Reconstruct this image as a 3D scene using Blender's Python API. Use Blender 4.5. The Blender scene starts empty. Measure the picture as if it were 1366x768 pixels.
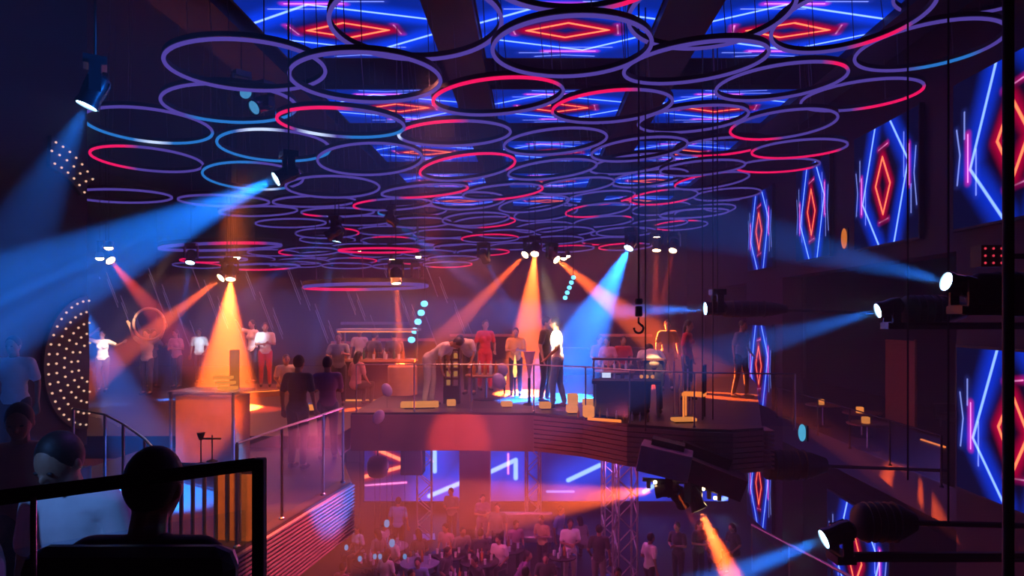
import bpy, bmesh, math, random
from mathutils import Vector, Matrix, Euler
random.seed(7)
S = bpy.context.scene
COL = S.collection
PI = math.pi
R = math.radians
CAMZ = 7.0          # eye height above the lowest floor (the viewer stands on the upper balcony)
DK = CAMZ - 1.85    # upper deck level
LD = CAMZ - 2.35    # lower level of the balcony on one side
MD = CAMZ - 2.15    # raised rear half of that balcony

# ------------------------------------------------------------------ geometry helpers
class MB:
    def __init__(s): s.v = []; s.f = []; s.m = []; s.sm = []
    def add(s, vs, fs, mi=0, smooth=False):
        b = len(s.v); s.v += [tuple(v) for v in vs]
        for f in fs: s.f.append([b + i for i in f]); s.m.append(mi); s.sm.append(smooth)
        return s
    def box(s, c, d, rz=0.0, mi=0, M=None):
        hx, hy, hz = d[0]/2, d[1]/2, d[2]/2
        vs = [Vector((x, y, z)) for x in (-hx, hx) for y in (-hy, hy) for z in (-hz, hz)]
        T = Matrix.Translation(c) @ (M.to_4x4() if M is not None else Matrix.Rotation(rz, 4, 'Z'))
        return s.add([T @ v for v in vs], [(0,1,3,2),(4,6,7,5),(0,4,5,1),(2,3,7,6),(0,2,6,4),(1,5,7,3)], mi)
    def tube(s, pts, r, n=8, mi=0, closed=False, caps=True):
        pts = [Vector(p) for p in pts]; k = len(pts)
        rs = r if isinstance(r, (list, tuple)) else [r]*k
        vs = []; fs = []
        for i, p in enumerate(pts):
            if closed: t = pts[(i+1) % k] - pts[i-1]
            else: t = pts[min(i+1, k-1)] - pts[max(i-1, 0)]
            t = t.normalized() if t.length > 1e-9 else Vector((0,0,1))
            up = Vector((0,0,1)) if abs(t.z) < .95 else Vector((0,1,0))
            a = t.cross(up).normalized(); b = a.cross(t)
            for j in range(n):
                an = 2*PI*j/n; vs.append(p + (a*math.cos(an) + b*math.sin(an))*rs[i])
        for i in range(k if closed else k-1):
            i2 = (i+1) % k
            for j in range(n):
                j2 = (j+1) % n
                fs.append((i*n+j, i*n+j2, i2*n+j2, i2*n+j))
        if not closed and caps:
            fs.append(list(range(n))[::-1]); fs.append([(k-1)*n+j for j in range(n)])
        return s.add(vs, fs, mi, True)
    def lathe(s, prof, c=(0,0,0), n=20, mi=0, M=None):
        vs = []; fs = []
        for (r, z) in prof:
            for j in range(n):
                a = 2*PI*j/n; v = Vector((r*math.cos(a), r*math.sin(a), z))
                if M is not None: v = M @ v
                vs.append(v + Vector(c))
        for i in range(len(prof)-1):
            for j in range(n):
                j2 = (j+1) % n
                fs.append((i*n+j, i*n+j2, (i+1)*n+j2, (i+1)*n+j))
        fs.append(list(range(n))[::-1]); fs.append([(len(prof)-1)*n+j for j in range(n)])
        return s.add(vs, fs, mi, True)
    def ball(s, c, r, n=12, m=8, mi=0, M=None):
        rr = r if isinstance(r, (tuple, list)) else (r, r, r)
        vs = []; fs = []
        for i in range(m+1):
            th = PI*i/m
            for j in range(n):
                a = 2*PI*j/n
                v = Vector((rr[0]*math.sin(th)*math.cos(a), rr[1]*math.sin(th)*math.sin(a), rr[2]*math.cos(th)))
                if M is not None: v = M @ v
                vs.append(v + Vector(c))
        for i in range(m):
            for j in range(n):
                j2 = (j+1) % n
                fs.append((i*n+j, (i+1)*n+j, (i+1)*n+j2, i*n+j2))
        return s.add(vs, fs, mi, True)
    def prism(s, poly, z0, z1, mi=0):
        n = len(poly)
        vs = [(x, y, z0) for x, y in poly] + [(x, y, z1) for x, y in poly]
        fs = [list(range(n))[::-1], list(range(n, 2*n))] + [(i, (i+1) % n, n+(i+1) % n, n+i) for i in range(n)]
        return s.add(vs, fs, mi)
    def mesh(s, name):
        me = bpy.data.meshes.new(name); me.from_pydata(s.v, [], s.f); me.update()
        bm = bmesh.new(); bm.from_mesh(me); bmesh.ops.remove_doubles(bm, verts=bm.verts, dist=1e-5)
        bmesh.ops.recalc_face_normals(bm, faces=bm.faces)
        bm.to_mesh(me); bm.free()
        if any(s.sm):
            for p in me.polygons: p.use_smooth = True
            try: me.set_sharp_from_angle(angle=R(38))
            except Exception: pass
        return me

def obj(name, mb, mat=None, parent=None, loc=(0,0,0), bevel=0.0):
    me = mb.mesh(name) if isinstance(mb, MB) else mb
    o = bpy.data.objects.new(name, me); COL.objects.link(o); o.location = loc
    if mat is not None and len(me.materials) == 0: me.materials.append(mat)
    if parent is not None: o.parent = parent
    if bevel:
        b = o.modifiers.new('bevel', 'BEVEL'); b.width = bevel; b.segments = 2; b.limit_method = 'ANGLE'
    return o
def tag(o, label=None, cat=None, group=None, kind=None):
    if label: o['label'] = label
    if cat: o['category'] = cat
    if group: o['group'] = group
    if kind: o['kind'] = kind
    return o
def empty(name, loc=(0,0,0), rz=0.0, label=None, cat=None, group=None):
    o = bpy.data.objects.new(name, None); COL.objects.link(o); o.location = loc; o.rotation_euler = (0,0,rz)
    o.empty_display_size = .1
    return tag(o, label, cat, group)
KIDS = {}
def kids(o): return [c for c in COL.objects if c.parent == o]
def dup(root, loc=None, rot=None, label=None, group=None, children=None):
    """copy of a thing with copies of its parts and their sub-parts"""
    r = root.copy(); COL.objects.link(r)
    if loc is not None: r.location = loc
    if rot is not None: r.rotation_euler = rot
    if label: r['label'] = label
    if group: r['group'] = group
    if root.name not in KIDS:
        KIDS[root.name] = [(c, kids(c)) for c in kids(root)]
    for c, gs in KIDS[root.name]:
        d = c.copy(); COL.objects.link(d); d.parent = r
        for g in gs:
            e = g.copy(); COL.objects.link(e); e.parent = d
    return r

F, VX, VY = 950.0, 712.0, 420.0
def P(px, py, Y):
    """world point seen at photo pixel (px,py) at distance Y"""
    return Vector(((px-VX)*Y/F, Y, CAMZ + (VY-py)*Y/F))
def XA(px, Y): return (px-VX)*Y/F

# ------------------------------------------------------------------ materials
def new_mat(name):
    m = bpy.data.materials.new(name); m.use_nodes = True
    nt = m.node_tree; nt.nodes.clear()
    out = nt.nodes.new('ShaderNodeOutputMaterial')
    return m, nt, out
def mat(name, col, rough=.6, metal=0.0, var=.25, scale=6.0, bump=.0, coat=0.0, sheen=0.0):
    m, nt, out = new_mat(name)
    b = nt.nodes.new('ShaderNodeBsdfPrincipled'); tc = nt.nodes.new('ShaderNodeTexCoord')
    nz = nt.nodes.new('ShaderNodeTexNoise'); nz.inputs['Scale'].default_value = scale; nz.inputs['Detail'].default_value = 4
    mx = nt.nodes.new('ShaderNodeMix'); mx.data_type = 'RGBA'
    mx.inputs[6].default_value = (*[c*(1-var) for c in col], 1); mx.inputs[7].default_value = (*[min(1, c*(1+var)) for c in col], 1)
    nt.links.new(tc.outputs['Object'], nz.inputs['Vector']); nt.links.new(nz.outputs['Fac'], mx.inputs[0])
    nt.links.new(mx.outputs[2], b.inputs['Base Color'])
    b.inputs['Roughness'].default_value = rough; b.inputs['Metallic'].default_value = metal
    if coat: b.inputs['Coat Weight'].default_value = coat
    if sheen: b.inputs['Sheen Weight'].default_value = sheen
    if bump:
        bp = nt.nodes.new('ShaderNodeBump'); bp.inputs['Strength'].default_value = bump
        nt.links.new(nz.outputs['Fac'], bp.inputs['Height']); nt.links.new(bp.outputs[0], b.inputs['Normal'])
    nt.links.new(b.outputs[0], out.inputs[0])
    return m
def emis(name, col, st, sample='NONE'):
    m, nt, out = new_mat(name)
    e = nt.nodes.new('ShaderNodeEmission'); e.inputs[0].default_value = (*col, 1)
    nz = nt.nodes.new('ShaderNodeTexNoise'); nz.inputs['Scale'].default_value = 3
    mr = nt.nodes.new('ShaderNodeMapRange'); mr.inputs['To Min'].default_value = st*.8; mr.inputs['To Max'].default_value = st*1.2
    nt.links.new(nz.outputs['Fac'], mr.inputs['Value']); nt.links.new(mr.outputs[0], e.inputs[1])
    nt.links.new(e.outputs[0], out.inputs[0])
    m.cycles.emission_sampling = sample
    return m
def glass(name, col=(.9,.95,1), alpha=.12):
    m, nt, out = new_mat(name)
    t = nt.nodes.new('ShaderNodeBsdfTransparent'); t.inputs[0].default_value = (*col, 1)
    g = nt.nodes.new('ShaderNodeBsdfGlossy'); g.inputs['Roughness'].default_value = .22
    fr = nt.nodes.new('ShaderNodeLayerWeight'); fr.inputs[0].default_value = .35
    mr = nt.nodes.new('ShaderNodeMapRange'); mr.inputs['To Min'].default_value = alpha*.35; mr.inputs['To Max'].default_value = min(1, alpha*3.5)
    mx = nt.nodes.new('ShaderNodeMixShader')
    nt.links.new(fr.outputs['Facing'], mr.inputs['Value']); nt.links.new(mr.outputs[0], mx.inputs[0])
    nt.links.new(t.outputs[0], mx.inputs[1]); nt.links.new(g.outputs[0], mx.inputs[2]); nt.links.new(mx.outputs[0], out.inputs[0])
    return m

M = {}
M['black'] = mat('black_paint', (.012,.012,.014), .55)
M['black_gloss'] = mat('black_gloss', (.012,.012,.016), .25, coat=.3)
M['dark_wall'] = mat('dark_wall_paint', (.014,.011,.018), .8, scale=2, bump=.1)
M['ceiling'] = mat('black_ceiling', (.008,.007,.010), .9, scale=2)
M['wall_purple'] = mat('plum_wall_paint', (.04,.024,.04), .8, scale=2)
M['floor'] = mat('dark_club_floor', (.02,.018,.02), .5, scale=3)
M['deck'] = mat('deck_boards', (.045,.035,.033), .45, scale=3)
M['steel'] = mat('brushed_steel', (.40,.40,.43), .3, metal=1.0, var=.1)
M['alu'] = mat('truss_aluminium', (.6,.6,.62), .35, metal=.7, var=.1)
M['cable'] = mat('grey_cable', (.18,.17,.2), .6)
M['slat'] = mat('ribbed_fascia_paint', (.30,.20,.20), .5)
M['fascia'] = mat('fascia_panel', (.22,.12,.13), .55, scale=1.5)
M['leather'] = mat('black_leather', (.01,.01,.012), .4, bump=.15, scale=30)
M['wood'] = mat('varnished_wood', (.30,.15,.07), .4, scale=8)
M['glass'] = glass('clear_glass', alpha=.03)
M['glass2'] = glass('glass_panel', (.85,.9,1), .2)
M['skin1'] = mat('skin_brown', (.36,.19,.12), .55, var=.08)
M['skin2'] = mat('skin_tan', (.52,.31,.21), .55, var=.08)
M['hair'] = mat('black_hair', (.01,.008,.008), .6, bump=.6, scale=60)
M['lens_blue'] = emis('blue_lens', (.35,.7,1), 30)
M['lens_dim'] = emis('painted_lens_glint', (.08,.35,.7), .9)  # faint glow stands in for cyan highlights on the unlit heads
M['lens_orange'] = emis('amber_lens', (1,.62,.3), 30)
M['bulb'] = emis('warm_bulb', (1,.55,.38), 1.1)
M['lamp_warm'] = emis('warm_lamp', (1,.29,.06), 1.0)
M['lamp_dim'] = emis('dim_warm_lamp', (.9,.35,.1), .55)
M['strip_orange'] = emis('orange_strip', (1,.22,.04), 1.4)
M['blue_blob'] = emis('blue_lamp', (.12,.6,1), 3.0)
M['silver_cloth'] = mat('silver', (.5,.5,.52), .3, metal=.6)
CLOTH = {}
def cloth(name, col):
    if name not in CLOTH: CLOTH[name] = mat('cloth_'+name, col, .85, sheen=.3, scale=12, var=.15)
    return CLOTH[name]
C_ = {'white':(.75,.74,.74),'light':(.6,.6,.62),'black':(.015,.015,.02),'navy':(.02,.03,.07),'red':(.55,.02,.03),'purple':(.2,.08,.25),
      'denim':(.06,.09,.18),'grey':(.2,.2,.21),'pink':(.6,.3,.36),'blue':(.15,.3,.6),'cream':(.7,.62,.5),'charcoal':(.05,.05,.055),'yellow':(.75,.5,.2),'bright':(.95,.95,.93)}
def cl(n): return cloth(n, C_[n])

# --- light-ring tube: a purple LED tube; per-ring red arcs, plus blue and white arcs painting in beam light
def ring_mat():
    m, nt, out = new_mat('led_tube'); N = nt.nodes; L = nt.links
    def math_(op, a=None, b=None, c=None, clamp=False):
        n = N.new('ShaderNodeMath'); n.operation = op; n.use_clamp = clamp
        for i, x in enumerate((a, b, c)):
            if x is None: continue
            if isinstance(x, (int, float)): n.inputs[i].default_value = x
            else: L.new(x, n.inputs[i])
        return n.outputs[0]
    tc = N.new('ShaderNodeTexCoord'); sp = N.new('ShaderNodeSeparateXYZ'); L.new(tc.outputs['Object'], sp.inputs[0])
    ny = math_('MULTIPLY', sp.outputs[1], -1.0)
    ang = math_('DIVIDE', math_('ARCTAN2', ny, sp.outputs[0]), 2*PI)      # turns, 0 = +X, .25 = towards the viewer
    def arc(pfx):
        a = N.new('ShaderNodeAttribute'); a.attribute_type = 'OBJECT'; a.attribute_name = pfx+'_mid'
        h = N.new('ShaderNodeAttribute'); h.attribute_type = 'OBJECT'; h.attribute_name = pfx+'_half'
        d = math_('SUBTRACT', ang, a.outputs['Fac'])
        d = math_('ABSOLUTE', math_('SUBTRACT', math_('FRACT', math_('ADD', d, 1.5)), .5))
        return math_('MULTIPLY', math_('SUBTRACT', h.outputs['Fac'], d), 22.0, clamp=True)
    base = N.new('ShaderNodeRGB'); base.outputs[0].default_value = (.085,.052,.35,1)
    cur = base.outputs[0]
    for pfx, c in (('red', (1.0,.008,.13,1)), ('blue', (.02,.19,.62,1)), ('white', (.7,.85,1.2,1))):
        mx = N.new('ShaderNodeMix'); mx.data_type = 'RGBA'; mx.inputs[7].default_value = c
        L.new(arc(pfx), mx.inputs[0]); L.new(cur, mx.inputs[6]); cur = mx.outputs[2]
    e = N.new('ShaderNodeEmission'); L.new(cur, e.inputs[0]); e.inputs[1].default_value = 1.15
    L.new(e.outputs[0], out.inputs[0]); m.cycles.emission_sampling = 'NONE'
    return m
M['ring'] = ring_mat()

# --- LED wall picture: neon outline, diamond, ticks and dashes, as distances to line segments
def seg_group():
    g = bpy.data.node_groups.new('segment_distance', 'ShaderNodeTree')
    for n in ('P', 'A', 'B'): g.interface.new_socket(n, in_out='INPUT', socket_type='NodeSocketVector')
    g.interface.new_socket('D', in_out='OUTPUT', socket_type='NodeSocketFloat')
    N = g.nodes; L = g.links; i = N.new('NodeGroupInput'); o = N.new('NodeGroupOutput')
    def v(op, a, b=None, s=None):
        n = N.new('ShaderNodeVectorMath'); n.operation = op; L.new(a, n.inputs[0])
        if b is not None: L.new(b, n.inputs[1])
        if s is not None: L.new(s, n.inputs['Scale'])
        return n
    pa = v('SUBTRACT', i.outputs[0], i.outputs[1]).outputs[0]; ba = v('SUBTRACT', i.outputs[2], i.outputs[1]).outputs[0]
    d1 = v('DOT_PRODUCT', pa, ba).outputs['Value']; d2 = v('DOT_PRODUCT', ba, ba).outputs['Value']
    h = N.new('ShaderNodeMath'); h.operation = 'DIVIDE'; h.use_clamp = True; L.new(d1, h.inputs[0]); L.new(d2, h.inputs[1])
    sc = v('SCALE', ba, s=h.outputs[0]).outputs[0]
    L.new(v('LENGTH', v('SUBTRACT', pa, sc).outputs[0]).outputs['Value'], o.inputs[0])
    return g
SEG = seg_group()
def led_mat(name, segs, bg=(.002,.003,.03), w=.012, strength=1.0, size=(2.9, 2.5)):
    """segs: list of (colour key, A, B) in 0..1 panel coordinates"""
    m, nt, out = new_mat(name); N = nt.nodes; L = nt.links
    tc = N.new('ShaderNodeTexCoord'); mp = N.new('ShaderNodeVectorMath'); mp.operation = 'MULTIPLY_ADD'
    mp.inputs[1].default_value = (1/size[0], 1/size[1], 0); mp.inputs[2].default_value = (.5, .5, 0)
    L.new(tc.outputs['Object'], mp.inputs[0]); Pp = mp.outputs[0]
    dist = {}
    for key, A, B in segs:
        g = N.new('ShaderNodeGroup'); g.node_tree = SEG; L.new(Pp, g.inputs[0])
        g.inputs[1].default_value = (*A, 0); g.inputs[2].default_value = (*B, 0)
        if key in dist:
            mn = N.new('ShaderNodeMath'); mn.operation = 'MINIMUM'; L.new(dist[key], mn.inputs[0]); L.new(g.outputs[0], mn.inputs[1]); dist[key] = mn.outputs[0]
        else: dist[key] = g.outputs[0]
    def fall(d, a, b, p=1.0):
        mr = N.new('ShaderNodeMapRange'); mr.interpolation_type = 'SMOOTHSTEP'
        mr.inputs['From Min'].default_value = a; mr.inputs['From Max'].default_value = b
        mr.inputs['To Min'].default_value = 1; mr.inputs['To Max'].default_value = 0; L.new(d, mr.inputs['Value'])
        return mr.outputs[0]
    def scol(f, c):
        mx = N.new('ShaderNodeMix'); mx.data_type = 'RGBA'; mx.inputs[6].default_value = (0,0,0,1); mx.inputs[7].default_value = (*c, 1); L.new(f, mx.inputs[0]); return mx.outputs[2]
    cur = None
    sty = {'blue': ((.45,.75,1.5), w, (.0,.035,.75), .16), 'red': ((1.6,.42,.12), w*.95, (.55,.0,.04), .085), 'pink': ((1.1,.5,.95), w*.5, (.6,.0,.16), .045), 'thin': ((.28,.36,.95), w*.62, (.01,.015,.12), .05),
           'orange': ((1.8,.5,.2), w, (.75,.02,.02), .12), 'wide': ((.6,.95,1.6), w*1.25, (.0,.07,.9), .55)}
    layers = []; keys = [k for k in dist if k not in ('red','orange')]; reds = [k for k in dist if k in ('red','orange')]
    for key in keys:
        d = dist[key]
        c, ww, gc, gw = sty[key]
        layers += [scol(fall(d, 0, gw), gc), scol(fall(d, ww*.45, ww*1.25), c)]
    nblue = len(layers)
    for key in reds:
        d = dist[key]; c, ww, gc, gw = sty[key]
        layers += [('dim', fall(d, 0.02, gw*1.9)), scol(fall(d, 0, gw), gc), scol(fall(d, ww*.45, ww*1.25), c)]
    bgn = N.new('ShaderNodeRGB'); bgn.outputs[0].default_value = (*bg, 1); cur = bgn.outputs[0]
    for l in layers:
        if isinstance(l, tuple):
            dm = N.new('ShaderNodeMix'); dm.data_type = 'RGBA'; dm.inputs[7].default_value = (.01,.0,.01,1); L.new(l[1], dm.inputs[0]); L.new(cur, dm.inputs[6]); cur = dm.outputs[2]; continue
        ad = N.new('ShaderNodeMix'); ad.data_type = 'RGBA'; ad.blend_type = 'ADD'; ad.inputs[0].default_value = 1; L.new(cur, ad.inputs[6]); L.new(l, ad.inputs[7]); cur = ad.outputs[2]
    # the fine pixel grid of an LED panel
    e = N.new('ShaderNodeEmission'); L.new(cur, e.inputs[0]); e.inputs[1].default_value = strength
    L.new(e.outputs[0], out.inputs[0]); m.cycles.emission_sampling = 'FRONT'
    return m
ROMB = [('blue',(.36,1.0),(.15,.38)),('blue',(.15,.38),(.42,0)),('blue',(.60,1.0),(.86,.62)),('blue',(.86,.62),(.66,0.0)),
        ('red',(.48,.73),(.60,.49)),('red',(.60,.49),(.49,.25)),('red',(.49,.25),(.37,.50)),('red',(.37,.50),(.48,.73)),
        ('pink',(.42,.80),(.56,.825)),('pink',(.43,.185),(.57,.205)),('pink',(.13,.30),(.13,.62)),('pink',(.87,.42),(.87,.74)),
        ('thin',(.03,.68),(.06,.5)),('thin',(.06,.5),(.035,.3)),('thin',(.965,.70),(.94,.5)),('thin',(.94,.5),(.975,.25)),('thin',(.10,.60),(.10,.78)),('thin',(.90,.2),(.90,.42)),
        ('thin',(.20,.2),(.20,.5)),('thin',(.80,.5),(.80,.85))]
M['led'] = led_mat('led_screen_picture', ROMB)
WALLP = [('orange',(-.02,.30),(.16,.62)),('orange',(.16,.62),(.0,.98)),('orange',(-.06,.62),(.12,.95)),('thin',(.05,.30),(.16,.36)),('pink',(.03,.22),(.17,.26)),
         ('wide',(.20,.08),(.47,.66)),('wide',(.22,1.0),(.225,.55)),('wide',(.47,.66),(.475,.35)),('pink',(.445,.80),(.447,.45)),('pink',(.20,.75),(.21,.78)),
         ('wide',(.72,.30),(.86,.72)),('wide',(.925,.98),(.925,.2)),('pink',(.93,.9),(.93,.3)),('wide',(.90,.30),(.98,.52)),('wide',(.985,.98),(.985,.0))]
def wp(px, py): return (((px-712)*25.5/950-.45)/2.1+.5, ((420-py)*25.5/950+5.6)/2.1+.5)
WALLP = [(k, wp(*a), wp(*b_)) for k, a, b_ in (('orange',(433,612),(465,603)),('orange',(505,600),(536,613)),('orange',(470,640),(536,622)),('pink',(468,648),(542,643)),('wide',(580,596),(580,628)),
   ('wide',(573,661),(616,643)),('wide',(654,629),(688,613)),('wide',(688,613),(688,637)),('pink',(678,605),(678,631)),('pink',(574,612),(577,615)),('wide',(758,640),(800,620)),('wide',(967,628),(967,660)),('wide',(981.5,620),(981.5,676)),('wide',(959,667),(985,657)),('wide',(859,655),(881,642)),('thin',(730,655),(765,655)))]
M['ledwall'] = led_mat('stage_led_wall_picture', WALLP, bg=(.012,.015,.26), w=.034, size=(2.1, 2.1))
# ------------------------------------------------------------------ the room
def struct(name, mb, m, bevel=0.0):
    o = obj(name, mb, m, bevel=bevel); o['kind'] = 'structure'; return o
XR = 7.25
struct('floor', MB().box((-1, 17, -.1), (38, 37, .2)), M['floor'])
struct('ceiling', MB().box((-1, 17, 13.1), (38, 37, .2)), M['ceiling'])
struct('wall_back', MB().box((-1, 34.1, 6.5), (38, .2, 13)), M['wall_purple'])
struct('wall_side', MB().box((-6.98, 5, 9), (.16, 12, 8)), M['dark_wall'])          # partition ending at the opening
struct('wall_left', MB().box((-18.1, 17, 6.5), (.2, 34, 13)), M['wall_purple'])
struct('wall_outer', MB().box((13.1, 17, 6.5), (.2, 34, 13)), M['dark_wall'])
struct('wall_rear', MB().box((-1, -1.6, 6.5), (38, .2, 13)), M['dark_wall'])
# wall carrying the screens: upper band, piers between the gallery openings, bands of the floors
b = MB()
b.box((XR+.35, 17, (CAMZ+1.1+13)/2), (.6, 33.8, 13-CAMZ-1.1))
struct('wall_right', b, M['wall_purple'])
def pier(y0, y1, n): struct('column_%d' % n, MB().box((XR+.35, (y0+y1)/2, (CAMZ-7+CAMZ+1.1)/2), (.6, y1-y0, 8.1)), M['wall_purple'])
pier(20.9, 24.4, 1); pier(8.6, 12.3, 2); pier(30.5, 33.9, 3)
struct('floor_gallery', MB().box((10.05, 17, CAMZ-3.35), (5.5, 33.8, .7)), M['deck'])
# inner face of gallery: rear wall with warm alcoves
# ceiling beams between the ceiling screens
for i, (x0, x1) in enumerate(((-1.72,-.95),(2.06,2.93),(-5.9,-4.95),(5.85,6.7))):
    struct('trim_%d' % (i+1), MB().box(((x0+x1)/2, 17, CAMZ+5.25), (x1-x0, 33, .9)), M['black'])

# far bridge deck with its fascia
front = [(-3.45,13.5),(-1.5,13.55),(0,13.45),(.9,12.9),(1.6,12.1),(2.6,11.6),(3.2,11.5),(3.75,11.7)]
struct('floor_deck', MB().prism(front + [(6.0,19.2),(XR-.05,24.6),(XR-.05,30),(-3.45,30)], DK-.22, DK), M['deck'])
fas = MB()
for i in range(len(front)-1):
    (xa, ya), (xb, yb) = front[i], front[i+1]
    ns = 8
    for k in range(ns):
        z = DK-.04 - k*(.68/ns) - .04
        d = Vector((xb-xa, yb-ya, 0)); L_ = d.length; a = math.atan2(d.y, d.x)
        fas.box(((xa+xb)/2, (ya+yb)/2-.02, z), (L_+.02, .06, .068 if xa > -.2 else .086), rz=a)
    fas.box(((xa+xb)/2, (ya+yb)/2+.06, DK-.36), (L_+.04, .08, .7), rz=a)
struct('trim_5', fas, M['fascia'])
struct('trim_6', MB().box((.1, 21.0, DK-.52), (7.0, 14, .4)), M['black'])          # soffit structure
# the side balcony: lower near half, raised far half, ribbed fascia
LE = [(-3.05,6.4),(-2.88,7.56),(-2.56,9.96)]
struct('floor_balcony', MB().prism([(-6.85,5.2),(-3.15,5.2),(-3.05,6.4),(-2.88,7.56),(-2.56,9.96),(-3.5,12.6),(-6.85,12.6)], LD-.3, LD), M['deck'])
struct('floor_raised_balcony', MB().prism([(-17.9,12.65),(-3.5,12.65),(-3.5,30),(-17.9,30)], MD-.4, MD), M['deck'])
rib = MB(); bk = MB()
pts = [(-3.12,5.6),(-3.05,6.4),(-2.88,7.56),(-2.56,9.96)]
for i in range(len(pts)-1):
    (xa, ya), (xb, yb) = pts[i], pts[i+1]; d = Vector((xb-xa, yb-ya, 0)); a = math.atan2(d.y, d.x)
    for k in range(15):
        rib.box(((xa+xb)/2+.03, (ya+yb)/2, LD-.03-k*.046), (d.length+.01, .05, .022), rz=a)
    bk.box(((xa+xb)/2-.02, (ya+yb)/2, LD-.35), (d.length+.01, .03, .72), rz=a)
struct('trim_7', rib, M['slat']); struct('trim_10', bk, M['black'])
e2 = MB()
(xa, ya), (xb, yb) = (-2.56,9.96), (-3.5,12.6); d = Vector((xb-xa, yb-ya, 0))
e2.box(((xa+xb)/2, (ya+yb)/2, LD-.36), (d.length, .05, .7), rz=math.atan2(d.y, d.x))
struct('trim_8', e2, M['fascia'])
struct('floor_step', MB().box((-6.35,8.9,LD+.17), (.9,1.2,.34)), M['deck'])
ee = MB()
for k in range(9): ee.box((3.86,11.9,DK-.06-k*.075), (.16,.5,.03))
struct('trim_9', ee, M['slat'])
# our own seating platform
struct('floor_platform', MB().prism([(-6.85,-1.4),(2.4,-1.4),(2.4,1.2),(-.6,3.0),(-2.3,5.15),(-6.85,5.15)], DK-.25, DK), M['deck'])

# ------------------------------------------------------------------ LED screens
def screen(name, loc, rot, w, h, mt, label, group=None, size=None):
    t = empty(name, loc, 0, label, 'led screen', group); t.rotation_euler = rot
    obj('display', MB().box((0,0,.035), (w, h, .01)), mt, t)
    fr = MB()
    for sx in (-1, 1): fr.box((sx*(w/2+.02), 0, 0), (.04, h+.08, .09))
    for sy in (-1, 1): fr.box((0, sy*(h/2+.02), 0), (w, .04, .09))
    obj('bezel', fr, M['black'], t)
    obj('housing', MB().box((0,0,-.04), (w*.96, h*.96, .08)), M['black'], t)
    return t
RW = Matrix(((0,0,-1),(-1,0,0),(0,1,0))).to_euler()      # picture upright on the side wall
RC = Matrix(((0,-1,0),(-1,0,0),(0,0,-1))).to_euler()     # picture facing down from the ceiling
M['ledc'] = led_mat('ceiling_screen_picture', ROMB, bg=(.002,.02,.33), size=(2.75,2.95), strength=1.2)
ys = [(9.0,12.2),(13.2,15.95),(17.2,19.5),(21.35,23.9)]
names4 = ['cut by the black pole at the photo edge','next to the biggest one','with the small amber lamp at its edge','farthest along the wall']
upper = []
for i, (a, c) in enumerate(ys):
    w = c-a-.1
    m_ = led_mat('wall_screen_picture_%d' % i, ROMB, size=(w, 2.45))
    screen('mounted_led_screen', (XR-.05, (a+c)/2, CAMZ+2.68), RW, w, 2.45, m_,
           ['largest of the four upper LED wall screens, cut by the black pole','upper LED wall screen with neon rhombus, second largest of the upper four','upper LED wall screen beside the small amber lamp, third largest','smallest and farthest of the four upper LED screens on the side wall'][i],
           'led screens on the side wall')
for i, (a, c, z, hh) in enumerate(((9.1,12.1,CAMZ-1.72,2.35),(21.4,23.9,CAMZ-1.58,2.5),(21.4,23.9,CAMZ-5.4,2.5),(14.3,17.4,CAMZ-5.42,2.3))):
    m_ = led_mat('lower_screen_picture_%d' % i, ROMB, size=(c-a-.1, hh))
    screen('mounted_led_screen', (XR-.05, (a+c)/2, z), RW, c-a-.1, hh, m_,
           ['big LED screen with neon lines below eye level, cut by the black pole','narrow LED screen with neon rhombus at deck level beside the far gallery','LED screen under the gallery, partly hidden by a dark spotlight housing','LED screen at the bottom of the picture behind the blue moving-head light'][i],
           'led screens on the side wall')
rown = ['closest','second','third','fourth','fifth']; coln = ['column above the side balcony','middle column','column towards the screen wall']
for r_ in range(5):
    y0 = F*5*(.0023+.00098*r_); 
    for c_, xc in enumerate((-3.27,.56,4.4)):
        screen('ceiling_screen', (xc, y0+1.45, CAMZ+5.0), RC, 2.75, 2.95, M['ledc'],
               'LED ceiling panel, %s row from the viewer, %s' % (rown[r_], coln[c_]), 'led panels on the ceiling')
t = screen('mounted_stage_screen', (.45, 25.5, CAMZ-5.6), Euler((PI/2,0,0)), 13.0, 2.1, M['ledwall'], 'long low LED wall with blue and orange neon bars behind the ground floor stage')

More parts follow.
